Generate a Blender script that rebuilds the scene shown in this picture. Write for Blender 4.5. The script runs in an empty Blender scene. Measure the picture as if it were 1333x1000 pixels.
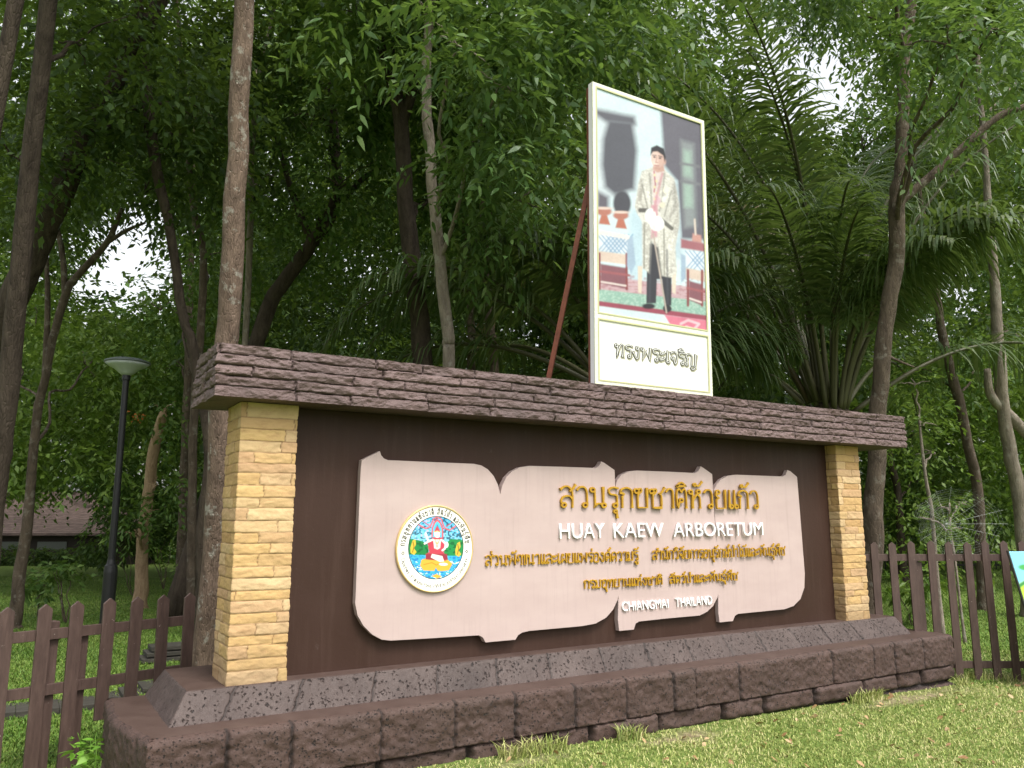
import bpy, bmesh, math
import numpy as np
from mathutils import Vector

sc = bpy.context.scene
COL = sc.collection
RNG = np.random.default_rng(7)
PI = math.pi

# ------------------------------------------------------------------ camera, light, exposure
CAMP = np.array([-1.3001, -5.7505, 1.5973]); YAW = 0.5518; PITCH = 0.1657; FPX = 1038.25
cam = bpy.data.cameras.new("camera"); camo = bpy.data.objects.new("camera", cam); COL.objects.link(camo)
cam.sensor_width = 36; cam.lens = FPX * 36 / 1333; cam.clip_end = 600
camo.location = CAMP; camo.rotation_euler = (PI / 2 + PITCH, 0, -YAW)
sc.camera = camo
SUN_EL, SUN_AZ = math.radians(57), math.radians(172)      # azimuth clockwise from +Y
world = bpy.data.worlds.new("World"); sc.world = world; world.use_nodes = True
wn = world.node_tree.nodes; wl = world.node_tree.links
sky = wn.new("ShaderNodeTexSky"); sky.sky_type = "NISHITA"; sky.sun_disc = False
sky.sun_elevation = SUN_EL; sky.sun_rotation = SUN_AZ; sky.dust_density = 5; sky.air_density = 1.5
hs = wn.new("ShaderNodeHueSaturation"); hs.inputs["Saturation"].default_value = 0.18; hs.inputs["Value"].default_value = 1.35
wl.new(sky.outputs[0], hs.inputs["Color"]); wl.new(hs.outputs[0], wn["Background"].inputs[0])
wn["Background"].inputs[1].default_value = 0.15
sun = bpy.data.lights.new("sun", "SUN"); suno = bpy.data.objects.new("sun", sun); COL.objects.link(suno)
sun.energy = 1.5; sun.angle = math.radians(14); sun.color = (1, .95, .87)
sd = Vector((math.sin(SUN_AZ) * math.cos(SUN_EL), math.cos(SUN_AZ) * math.cos(SUN_EL), math.sin(SUN_EL)))
suno.rotation_euler = sd.to_track_quat("Z", "Y").to_euler(); suno.location = (0, -10, 20)
sc.view_settings.view_transform = "Standard"; sc.view_settings.look = "None"
sc.view_settings.exposure = 0.72; sc.view_settings.gamma = 1
sc.cycles.max_bounces = 6; sc.cycles.diffuse_bounces = 3; sc.cycles.transmission_bounces = 3; sc.cycles.glossy_bounces = 2

# ------------------------------------------------------------------ geometry of the site
FW = np.array([math.sin(YAW) * math.cos(PITCH), math.cos(YAW) * math.cos(PITCH), math.sin(PITCH)])
RT = np.array([math.cos(YAW), -math.sin(YAW), 0.0]); UP = np.cross(RT, FW)
def ray(x, y): return FW * FPX + RT * (x - 666.5) + UP * (500 - y)
def at_y(x, y, Y): d = ray(x, y); return CAMP + d * (Y - CAMP[1]) / d[1]
def at_d(x, y, D): return CAMP + ray(x, y) * D / FPX
def to_px(P):
    d = np.asarray(P) - CAMP; z = d @ FW
    return 666.5 + FPX * (d @ RT) / z, 500 - FPX * (d @ UP) / z, z
def ground_z(x, y):
    x = np.asarray(x, float); y = np.asarray(y, float)
    D = (x - CAMP[0]) * math.sin(YAW) + (y - CAMP[1]) * math.cos(YAW)
    l = (x - CAMP[0]) * RT[0] + (y - CAMP[1]) * RT[1]
    s = 1 / (1 + np.exp(-(l / np.maximum(D, 1) - .05) * 9))
    far = np.maximum(0, D - 8)
    near = -.09 - .021 * np.clip(x, 0, 10) + .05 * np.clip((y - .5) / 2, 0, 1) * (1 - s)
    far = np.minimum(far, 60)
    sm = lambda t: np.clip(t, 0, 1) ** 2 * (3 - 2 * np.clip(t, 0, 1)); near = near - .25 * sm((.5 - x) / 1.1) * sm((5.5 - y) / 3)
    return near + far * (-.027 * (1 - s) + .009 * s)

def lin(c):
    if isinstance(c, str):
        c = c.lstrip("#"); c = [int(c[i:i + 2], 16) for i in (0, 2, 4)]
    c = np.asarray(c, float) / 255
    return np.where(c <= .04045, c / 12.92, ((c + .055) / 1.055) ** 2.4)

def _h(ix, iy, s):
    n = (ix * 374761393 + iy * 668265263 + s * 1442695041) & 0xffffffff
    n = ((n ^ (n >> 13)) * 1274126177) & 0xffffffff
    return ((n ^ (n >> 16)) & 0xffff) / 65535.0
def vnoise(x, y, s=0):
    x = np.asarray(x, float); y = np.asarray(y, float)
    ix = np.floor(x).astype(np.int64); iy = np.floor(y).astype(np.int64); fx = x - ix; fy = y - iy
    fx = fx * fx * (3 - 2 * fx); fy = fy * fy * (3 - 2 * fy)
    a = _h(ix, iy, s); b = _h(ix + 1, iy, s); c = _h(ix, iy + 1, s); d = _h(ix + 1, iy + 1, s)
    return a + (b - a) * fx + (c - a) * fy + (a - b - c + d) * fx * fy
def fbm(x, y, s=0, o=4):
    t = 0; a = .5
    for i in range(o): t = t + a * vnoise(x * 2 ** i, y * 2 ** i, s + i * 17); a *= .5
    return t

# ------------------------------------------------------------------ objects
def link(name, me, mat=None, parent=None):
    o = bpy.data.objects.new(name, me); COL.objects.link(o)
    if mat is not None:
        for m in (mat if isinstance(mat, (list, tuple)) else [mat]): me.materials.append(m)
    if parent is not None: o.parent = parent
    return o
def npmesh(name, V, Fa, smooth=False, attrs=None, midx=None):
    """V (n,3); Fa: (m,k) int array, or a list of such arrays / index lists"""
    me = bpy.data.meshes.new(name)
    if isinstance(Fa, np.ndarray): Fa = [Fa]
    arrs = []
    for f in Fa:
        f = np.asarray(f, np.int32)
        arrs.append(f[None] if f.ndim == 1 else f)
    tot = np.concatenate([np.full(len(a), a.shape[1], np.int32) for a in arrs])
    idx = np.concatenate([a.ravel() for a in arrs])
    me.vertices.add(len(V)); me.vertices.foreach_set("co", np.asarray(V, np.float32).ravel())
    me.loops.add(len(idx)); me.loops.foreach_set("vertex_index", idx)
    me.polygons.add(len(tot))
    me.polygons.foreach_set("loop_start", np.concatenate([[0], np.cumsum(tot)[:-1]]).astype(np.int32))
    if midx is not None: me.polygons.foreach_set("material_index", np.asarray(midx, np.int32))
    me.polygons.foreach_set("use_smooth", np.full(len(tot), bool(smooth)))
    for k, a in (attrs or {}).items():
        a = np.asarray(a, np.float32)
        if a.ndim == 1:
            at = me.attributes.new(k, "FLOAT", "POINT"); at.data.foreach_set("value", a)
        else:
            at = me.attributes.new(k, "FLOAT_COLOR", "POINT")
            if a.shape[1] == 3: a = np.concatenate([a, np.ones((len(a), 1), np.float32)], 1)
            at.data.foreach_set("color", a.ravel())
    me.update(calc_edges=True); me.validate()
    return me
class MB:
    def __init__(s): s.V = []; s.F = []; s.n = 0
    def add(s, V, F):
        s.V.append(np.asarray(V, float))
        for f in F: s.F.append(np.asarray(f, np.int32) + s.n)
        s.n += len(V)
    def box(s, a, b):
        x0, y0, z0 = a; x1, y1, z1 = b
        s.add([(x0, y0, z0), (x1, y0, z0), (x1, y1, z0), (x0, y1, z0), (x0, y0, z1), (x1, y0, z1), (x1, y1, z1), (x0, y1, z1)],
              [np.array([(0, 3, 2, 1), (4, 5, 6, 7), (0, 1, 5, 4), (1, 2, 6, 5), (2, 3, 7, 6), (3, 0, 4, 7)])])
    def tube(s, pts, rad, n=8, cap=True):
        pts = np.asarray(pts, float); rad = np.broadcast_to(np.asarray(rad, float), (len(pts),))
        T = np.gradient(pts, axis=0); T /= np.linalg.norm(T, axis=1)[:, None] + 1e-9
        ref = np.array([1., 0, 0]) if abs(T[:, 0]).mean() < .8 else np.array([0, 1., 0])
        A = np.cross(T, ref); A /= np.linalg.norm(A, axis=1)[:, None]; B = np.cross(T, A)
        th = np.linspace(0, 2 * PI, n, endpoint=False)
        V = pts[:, None] + rad[:, None, None] * (np.cos(th)[None, :, None] * A[:, None] + np.sin(th)[None, :, None] * B[:, None])
        m = len(pts); i, j = np.meshgrid(np.arange(m - 1), np.arange(n), indexing="ij"); j2 = (j + 1) % n
        F = np.stack([i * n + j, i * n + j2, (i + 1) * n + j2, (i + 1) * n + j], -1).reshape(-1, 4)
        fs = [F]
        if cap: fs += [np.arange(n)[::-1], (m - 1) * n + np.arange(n)]
        s.add(V.reshape(-1, 3), fs)
    def prism(s, poly, f0, f1):
        """poly: 2-D outline; f0/f1 map it to the back and front 3-D faces"""
        n = len(poly); V = np.concatenate([f0(np.asarray(poly)), f1(np.asarray(poly))])
        i = np.arange(n); j = (i + 1) % n
        s.add(V, [np.stack([i, j, j + n, i + n], 1), i[::-1], i + n])
    def lathe(s, prof, n=24, c=(0, 0, 0)):
        prof = np.asarray(prof, float); th = np.linspace(0, 2 * PI, n, endpoint=False)
        V = np.stack([prof[:, 0, None] * np.cos(th), prof[:, 0, None] * np.sin(th), np.repeat(prof[:, 1, None], n, 1)], -1) + np.array(c)
        m = len(prof); i, j = np.meshgrid(np.arange(m - 1), np.arange(n), indexing="ij"); j2 = (j + 1) % n
        s.add(V.reshape(-1, 3), [np.stack([i * n + j, i * n + j2, (i + 1) * n + j2, (i + 1) * n + j], -1).reshape(-1, 4), np.arange(n)[::-1], (m - 1) * n + np.arange(n)])
    def build(s, name, mat, parent=None, smooth=False, bevel=0, attrs=None):
        me = npmesh(name, np.concatenate(s.V), s.F, smooth, attrs)
        o = link(name, me, mat, parent)
        if bevel:
            b = o.modifiers.new("bevel", "BEVEL"); b.width = bevel; b.segments = 2; b.limit_method = "ANGLE"
        return o
def tag(o, label=None, cat=None, group=None, kind=None):
    if label: o["label"] = label
    if cat: o["category"] = cat
    if group: o["group"] = group
    if kind: o["kind"] = kind
    return o
def thing(name, label, cat, loc=(0, 0, 0), group=None):
    o = bpy.data.objects.new(name, None); COL.objects.link(o); o.location = loc; o.empty_display_size = .2
    return tag(o, label, cat, group)
def settle(root):
    """children were built in world coordinates: make them local to the thing's base"""
    for c in root.children: c.location = -root.location
def copy_tree(o, parent=None):
    c = o.copy(); COL.objects.link(c); c.parent = parent
    for ch in list(o.children): copy_tree(ch, c)
    return c
def smoothpts(P, k=6):
    P = np.asarray(P, float)
    if len(P) < 3: return np.array([P[0] + (P[-1] - P[0]) * t for t in np.linspace(0, 1, k + 1)])
    Q = np.concatenate([[2 * P[0] - P[1]], P, [2 * P[-1] - P[-2]]]); out = []
    for i in range(1, len(Q) - 2):
        for t in np.linspace(0, 1, k, endpoint=False):
            a, b, c, d = Q[i - 1:i + 3]
            out.append(.5 * (2 * b + (c - a) * t + (2 * a - 5 * b + 4 * c - d) * t * t + (3 * b - a - 3 * c + d) * t ** 3))
    return np.array(out + [P[-1]])

# ------------------------------------------------------------------ materials
def mat(name, base=(.5, .5, .5), rough=.7, build=None, spec=.4, metal=0):
    m = bpy.data.materials.new(name); m.use_nodes = True; nt = m.node_tree; b = nt.nodes["Principled BSDF"]
    b.inputs["Base Color"].default_value = (*base, 1); b.inputs["Roughness"].default_value = rough
    b.inputs["Specular IOR Level"].default_value = spec; b.inputs["Metallic"].default_value = metal
    if build: build(nt, b)
    return m
class N:
    def __init__(s, nt): s.nt = nt; s.co = nt.nodes.new("ShaderNodeTexCoord").outputs["Object"]
    def n(s, t, **kw):
        x = s.nt.nodes.new(t)
        for k, v in kw.items():
            if k in x.inputs: x.inputs[k].default_value = v
            else: setattr(x, k, v)
        return x
    def lk(s, a, b): s.nt.links.new(a, b)
    def scaled(s, v):
        m = s.n("ShaderNodeMapping"); m.inputs["Scale"].default_value = v; s.lk(s.co, m.inputs[0]); return m.outputs[0]
    def noise(s, scale, detail=5, rough=.6, co=None, dist=0):
        x = s.n("ShaderNodeTexNoise"); x.inputs["Scale"].default_value = scale; x.inputs["Detail"].default_value = detail
        x.inputs["Roughness"].default_value = rough; x.inputs["Distortion"].default_value = dist
        s.lk(co or s.co, x.inputs["Vector"]); return x.outputs["Fac"]
    def voro(s, scale, co=None, feature="F1"):
        x = s.n("ShaderNodeTexVoronoi"); x.feature = feature; x.inputs["Scale"].default_value = scale
        s.lk(co or s.co, x.inputs["Vector"]); return x.outputs["Distance"]
    def ramp(s, fac, stops):
        x = s.n("ShaderNodeValToRGB"); e = x.color_ramp.elements
        while len(e) < len(stops): e.new(.5)
        for el, (p, c) in zip(e, stops):
            el.position = p; el.color = (*c, 1) if len(c) == 3 else c
        s.lk(fac, x.inputs[0]); return x.outputs[0]
    def mix(s, f, a, b, mode="MIX"):
        x = s.n("ShaderNodeMix"); x.data_type = "RGBA"; x.blend_type = mode
        for sock, v in ((x.inputs[0], f), (x.inputs[6], a), (x.inputs[7], b)):
            if hasattr(v, "is_output"): s.lk(v, sock)
            else: sock.default_value = v if isinstance(v, (int, float)) else (*v, 1)
        return x.outputs[2]
    def math(s, op, a, b):
        x = s.n("ShaderNodeMath"); x.operation = op
        for i, v in enumerate((a, b)):
            if hasattr(v, "is_output"): s.lk(v, x.inputs[i])
            else: x.inputs[i].default_value = v
        return x.outputs[0]
    def bump(s, b, h, strength=.5, dist=.01):
        x = s.n("ShaderNodeBump"); x.inputs["Strength"].default_value = strength; x.inputs["Distance"].default_value = dist
        s.lk(h, x.inputs["Height"]); s.lk(x.outputs[0], b.inputs["Normal"])
    def attr(s, name):
        x = s.n("ShaderNodeAttribute"); x.attribute_name = name; return x
g = lambda v: (v, v, v)

def _ledger(nt, b):
    k = N(nt); at = k.attr("stone").outputs["Fac"]
    c = k.ramp(at, [(0, (.068, .036, .032)), (.5, (.092, .051, .046)), (1, (.116, .07, .064))])
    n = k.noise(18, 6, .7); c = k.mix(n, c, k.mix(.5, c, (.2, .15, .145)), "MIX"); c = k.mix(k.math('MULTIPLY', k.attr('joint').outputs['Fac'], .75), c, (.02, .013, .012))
    bl = k.ramp(k.noise(1.1, 5, .65), [(.42, (0, 0, 0)), (.7, g(.5))]); c = k.mix(bl, c, (.045, .032, .03)); k.lk(c, b.inputs["Base Color"]); k.bump(b, k.noise(70, 6, .75), .7, .008)
M_ledger = mat("brown_painted_split_stone", rough=.62, build=_ledger)
def _sand(nt, b):
    k = N(nt); at = k.attr("stone").outputs["Fac"]
    c = k.ramp(at, [(0, (.39, .24, .105)), (.2, (.50, .33, .145)), (.4, (.43, .28, .125)), (.6, (.53, .385, .215)), (.8, (.43, .275, .15)), (1, (.54, .37, .155))])
    n = k.noise(9, 6, .7, co=k.scaled((1, 1, 3)))
    st = k.ramp(n, [(.5, (0, 0, 0)), (.72, g(.55))])
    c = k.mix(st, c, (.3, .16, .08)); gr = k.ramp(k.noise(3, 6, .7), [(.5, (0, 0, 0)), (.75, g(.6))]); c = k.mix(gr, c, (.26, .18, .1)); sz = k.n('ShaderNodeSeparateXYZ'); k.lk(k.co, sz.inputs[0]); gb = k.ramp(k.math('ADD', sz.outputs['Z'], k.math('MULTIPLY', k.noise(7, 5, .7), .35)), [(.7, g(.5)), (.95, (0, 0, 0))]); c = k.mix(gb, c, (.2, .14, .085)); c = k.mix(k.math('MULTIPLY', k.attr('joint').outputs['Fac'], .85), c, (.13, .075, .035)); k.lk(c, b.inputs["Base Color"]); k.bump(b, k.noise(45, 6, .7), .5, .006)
M_sand = mat("yellow_sandstone", rough=.85, build=_sand, spec=.2)
def _late(smooth):
    def f(nt, b):
        k = N(nt); v = k.voro(34 if smooth else 46); n = k.noise(30, 6, .75, dist=1)
        pit = k.ramp(k.math("ADD", k.math("MULTIPLY", v, .3 if smooth else .45), k.math("MULTIPLY", n, .95 if smooth else .85)), [(.44, (0, 0, 0)), (.54, g(1))])
        lo = (.011, .0075, .007); mo = k.ramp(k.noise(.9, 5, .7), [(.5, (0, 0, 0)), (.72, g(.5))]); hi = k.ramp(k.noise(3, 4, .6), [(.3, (.04, .0205, .0155)), (.7, (.066, .036, .028))] if not smooth else [(.3, (.046, .03, .026)), (.7, (.076, .054, .048))])
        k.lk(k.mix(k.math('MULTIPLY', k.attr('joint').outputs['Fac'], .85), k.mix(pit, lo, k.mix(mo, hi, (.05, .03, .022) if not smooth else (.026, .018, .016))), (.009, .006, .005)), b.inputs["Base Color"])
        h = k.math("ADD", pit, k.math("MULTIPLY", k.noise(90, 4, .7), .5)); k.bump(b, h, .9, .012 if not smooth else .009)
        k.lk(k.ramp(n, [(.3, g(.5 if smooth else .6)), (.7, g(.7 if smooth else .85))]), b.inputs["Roughness"])
    return f
M_late = mat("dark_laterite", build=_late(False), spec=.5)
M_late2 = mat("sealed_laterite", build=_late(True), spec=.4)
def _cem(nt, b):
    k = N(nt); n = k.noise(5, 6, .65)
    k.lk(k.ramp(n, [(.3, (.05, .029, .023)), (.7, (.08, .052, .043))]), b.inputs["Base Color"]); k.bump(b, k.noise(40, 6, .7), .35, .006)
M_cement = mat("brown_cement", rough=.55, build=_cem)
def _wall(nt, b):
    k = N(nt); n = k.noise(1.3, 6, .65); c = k.ramp(n, [(.3, (.032, .0148, .0098)), (.75, (.042, .0208, .0145))])
    st = k.ramp(k.noise(3, 6, .7, co=k.scaled((5, 5, .35))), [(.5, (0, 0, 0)), (.75, g(.55))]); c = k.mix(st, c, (.058, .032, .024))
    sp = k.ramp(k.noise(16, 6, .75), [(.63, (0, 0, 0)), (.7, g(.45))]); c = k.mix(sp, c, (.075, .052, .043))
    k.lk(c, b.inputs["Base Color"]); k.bump(b, k.noise(26, 6, .75), .25, .006); k.lk(k.ramp(n, [(.3, g(.45)), (.7, g(.7))]), b.inputs["Roughness"])
M_wall = mat("dark_brown_wall_paint", rough=.6, build=_wall, spec=.22)
def _panel(nt, b):
    k = N(nt); n = k.noise(2, 5, .6, co=k.scaled((1, 1, 2.5))); c = k.ramp(n, [(.3, (.405, .31, .292)), (.75, (.455, .355, .335))])
    st = k.ramp(k.noise(4, 6, .7, co=k.scaled((6, 6, .3))), [(.52, (0, 0, 0)), (.8, g(.5))]); c = k.mix(st, c, (.32, .245, .228))
    sp = k.ramp(k.noise(30, 6, .75), [(.64, (0, 0, 0)), (.72, g(.35))]); c = k.mix(sp, c, (.3, .235, .21))
    k.lk(c, b.inputs["Base Color"]); k.bump(b, k.noise(70, 5, .7), .12, .003)
M_panel = mat("pale_pink_board", rough=.55, build=_panel)
def _gold(nt, b):
    k = N(nt); n = k.noise(25, 4, .6); k.lk(k.ramp(n, [(.3, (.38, .2, .012)), (.7, (.5, .29, .022))]), b.inputs["Base Color"])
M_gold = mat("gold_lettering", rough=.38, metal=.25, build=_gold)
M_white = mat("white_lettering", (.8, .8, .8), .4)
M_ink = mat("dark_grey_lettering", (.09, .09, .075), .5)
M_goldrim = mat("pale_gold_rim", (.62, .45, .2), .4, metal=.3)
M_cream = mat("cream_frame", rough=.5, build=lambda nt, b: (lambda k: k.lk(k.ramp(k.noise(60, 3, .6), [(.3, (.56, .57, .44)), (.7, (.66, .67, .55))]), b.inputs["Base Color"]))(N(nt)))
M_sidew = mat("white_board_edge", (.74, .72, .74), .5)
def _print(nt, b):
    k = N(nt); k.lk(k.attr("paint").outputs["Color"], b.inputs["Base Color"])
M_print = mat("printed_picture", rough=.35, build=_print)
def _rust(nt, b):
    k = N(nt); n = k.noise(12, 6, .7); k.lk(k.ramp(n, [(.3, (.1, .028, .016)), (.7, (.2, .062, .034))]), b.inputs["Base Color"])
M_rust = mat("red_oxide_steel", rough=.6, build=_rust)
def _picket(nt, b):
    k = N(nt); n = k.noise(5, 6, .7, co=k.scaled((6, 6, 1)))
    c = k.ramp(n, [(.25, (.04, .0235, .019)), (.5, (.068, .041, .034)), (.8, (.105, .067, .056))])
    sp = k.ramp(k.noise(34, 3, .5), [(.72, (0, 0, 0)), (.76, g(.8))])
    k.lk(k.mix(sp, c, (.3, .25, .22)), b.inputs["Base Color"]); k.bump(b, k.noise(20, 5, .7, co=k.scaled((8, 8, 1))), .35, .004)
M_picket = mat("brown_painted_wood", rough=.55, build=_picket)
def _bark(c0, c1, lich=0.0, sc_=9):
    def f(nt, b):
        k = N(nt); co = k.scaled((1, 1, .3)); n = k.noise(sc_, 7, .7, co=co, dist=.6)
        c = k.ramp(n, [(.3, c0), (.68, c1)])
        if lich:
            s = k.ramp(k.noise(7, 5, .65), [(.56, (0, 0, 0)), (.63, g(lich))]); c = k.mix(s, c, (.34, .33, .28))
        k.lk(c, b.inputs["Base Color"]); ck = k.voro(sc_ * 4.2, co=k.scaled((1, 1, .16)), feature='DISTANCE_TO_EDGE'); ck = k.ramp(k.math('ADD', ck, k.math('MULTIPLY', n, .12)), [(.05, (0, 0, 0)), (.2, g(.5))]); k.bump(b, k.math('ADD', ck, k.noise(sc_ * 2.6, 6, .75, co=co)), .85, .016)
    return f
M_bark_red = mat("reddish_bark_with_lichen", rough=.85, build=_bark((.07, .048, .035), (.21, .15, .112), .65, 13), spec=.2)
M_bark_br = mat("brown_bark", rough=.9, build=_bark((.05, .037, .027), (.15, .115, .085), .3, 12), spec=.2)
M_bark_dk = mat("dark_bark", rough=.9, build=_bark((.028, .021, .016), (.085, .066, .05)), spec=.15)
M_bark_pale = mat("pale_bark", rough=.85, build=_bark((.14, .115, .09), (.32, .27, .22), .5), spec=.2)
M_bark_tan = mat("tan_bark", rough=.85, build=_bark((.2, .13, .075), (.42, .3, .19)), spec=.2)
def leafmat(name, c0, c1, c2, rough=.45, trans=.35, spec=.35):
    m = bpy.data.materials.new(name); m.use_nodes = True; nt = m.node_tree; k = N(nt); b = nt.nodes["Principled BSDF"]
    r = k.n("ShaderNodeNewGeometry").outputs["Random Per Island"]
    big = k.noise(.6, 3, .6)
    f = k.math("ADD", k.math("MULTIPLY", r, .55), k.math("MULTIPLY", big, .5))
    c = k.ramp(f, [(.2, c0), (.52, c1), (.85, c2)])
    k.lk(c, b.inputs["Base Color"]); b.inputs["Roughness"].default_value = rough; b.inputs["Specular IOR Level"].default_value = spec
    tr = k.n("ShaderNodeBsdfTranslucent"); k.lk(k.mix(.5, c, (.16, .24, .02), "MIX"), tr.inputs[0])
    mx = k.n("ShaderNodeMixShader"); mx.inputs[0].default_value = trans
    k.lk(b.outputs[0], mx.inputs[1]); k.lk(tr.outputs[0], mx.inputs[2]); k.lk(mx.outputs[0], nt.nodes["Material Output"].inputs[0])
    return m
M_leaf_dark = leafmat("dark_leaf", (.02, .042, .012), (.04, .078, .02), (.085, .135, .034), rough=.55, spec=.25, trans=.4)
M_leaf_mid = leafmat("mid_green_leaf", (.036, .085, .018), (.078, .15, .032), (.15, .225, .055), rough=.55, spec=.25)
M_leaf_lime = leafmat("lime_leaf", (.065, .13, .02), (.125, .21, .035), (.22, .31, .07), trans=.45)
M_leaf_far = leafmat("far_leaf", (.03, .07, .02), (.06, .12, .032), (.11, .18, .05), rough=.7, spec=.1)
M_leaf_near = leafmat("fresh_compound_leaf", (.045, .1, .026), (.08, .152, .042), (.15, .225, .07), rough=.4, trans=.4)
M_leaf_palm = leafmat("palm_leaf", (.04, .072, .024), (.075, .12, .044), (.14, .17, .075), rough=.38, trans=.32)
M_leaf_dry = leafmat("dry_palm_leaf", (.07, .05, .025), (.12, .09, .045), (.17, .13, .07), trans=.2)
M_leaf_weed = leafmat("weed_leaf", (.1, .24, .02), (.16, .34, .04), (.24, .42, .07), trans=.4)
M_orange = leafmat("orange_petal", (.5, .09, .02), (.6, .13, .03), (.65, .2, .05))
M_brownleaf = leafmat("fallen_leaf", (.16, .08, .03), (.3, .18, .08), (.45, .32, .18), trans=.1)
def _grass(nt, b):
    k = N(nt); n = k.noise(.8, 5, .65); r = k.n("ShaderNodeNewGeometry").outputs["Random Per Island"]
    f = k.math("ADD", k.math("MULTIPLY", n, .7), k.math("MULTIPLY", r, .4))
    k.lk(k.ramp(f, [(.22, (.07, .13, .02)), (.4, (.16, .215, .042)), (.57, (.3, .33, .095)), (.75, (.46, .43, .2)), (1, (.54, .46, .27))]), b.inputs["Base Color"])
M_blade = mat("grass_blade", rough=.5, build=_grass, spec=.3)
def _grass2(nt, b):
    k = N(nt); f = k.math("ADD", k.math("MULTIPLY", k.noise(.5, 5, .65), .7), k.math("MULTIPLY", k.n("ShaderNodeNewGeometry").outputs["Random Per Island"], .35))
    k.lk(k.ramp(f, [(.25, (.05, .115, .014)), (.5, (.1, .185, .026)), (.75, (.2, .27, .055)), (.95, (.34, .34, .12))]), b.inputs["Base Color"])
M_blade2 = mat("park_grass_blade", rough=.5, build=_grass2, spec=.25)
def _ground(nt, b):
    k = N(nt); n = k.noise(.35, 6, .65); d = k.noise(14, 5, .7)
    gcol = k.ramp(d, [(.3, (.05, .085, .016)), (.55, (.12, .17, .04)), (.8, (.25, .26, .1))])
    soil = k.ramp(d, [(.25, (.1, .07, .045)), (.5, (.24, .18, .12)), (.75, (.38, .3, .21))])
    k.lk(k.mix(k.math('MULTIPLY', k.attr('bare').outputs['Fac'], k.ramp(k.noise(9, 5, .7), [(.3, g(.2)), (.6, g(1))])), gcol, soil), b.inputs["Base Color"]); k.bump(b, d, .8, .03)
M_ground = mat("lawn_ground", rough=.95, build=_ground, spec=.1)
M_post = mat("black_lamp_post", (.012, .012, .013), .4)
M_lampglass = mat("frosted_lamp_bowl", (.46, .5, .5), .35)
M_lampcap = mat("grey_lamp_cap", (.12, .14, .14), .45)
def _tile(nt, b):
    k = N(nt); w = k.n("ShaderNodeTexWave"); w.wave_type = "BANDS"; w.bands_direction = "Z"; w.inputs["Scale"].default_value = 3.2; w.inputs["Distortion"].default_value = .4
    k.lk(k.co, w.inputs["Vector"]); n = k.noise(3, 5, .7)
    c = k.ramp(n, [(.3, (.075, .05, .042)), (.7, (.15, .105, .09))]); k.lk(k.mix(k.ramp(w.outputs["Fac"], [(.1, g(.55)), (.4, (0, 0, 0))]), c, (.05, .03, .028)), b.inputs["Base Color"])
    k.bump(b, w.outputs["Fac"], .8, .05)
M_tile = mat("weathered_roof_tile", rough=.8, build=_tile)
M_hwall = mat("dark_house_wall", (.03, .022, .018), .8)
M_dark = mat("dark_rail", (.02, .02, .018), .6)
M_web = mat("spider_silk", (.5, .53, .5), .5)
def _plank(nt, b):
    k = N(nt); n = k.noise(6, 6, .7, co=k.scaled((1, 6, 6))); k.lk(k.ramp(n, [(.3, (.02, .018, .014)), (.7, (.06, .055, .043))]), b.inputs["Base Color"])
M_plank = mat("weathered_plank", rough=.85, build=_plank)

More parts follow.
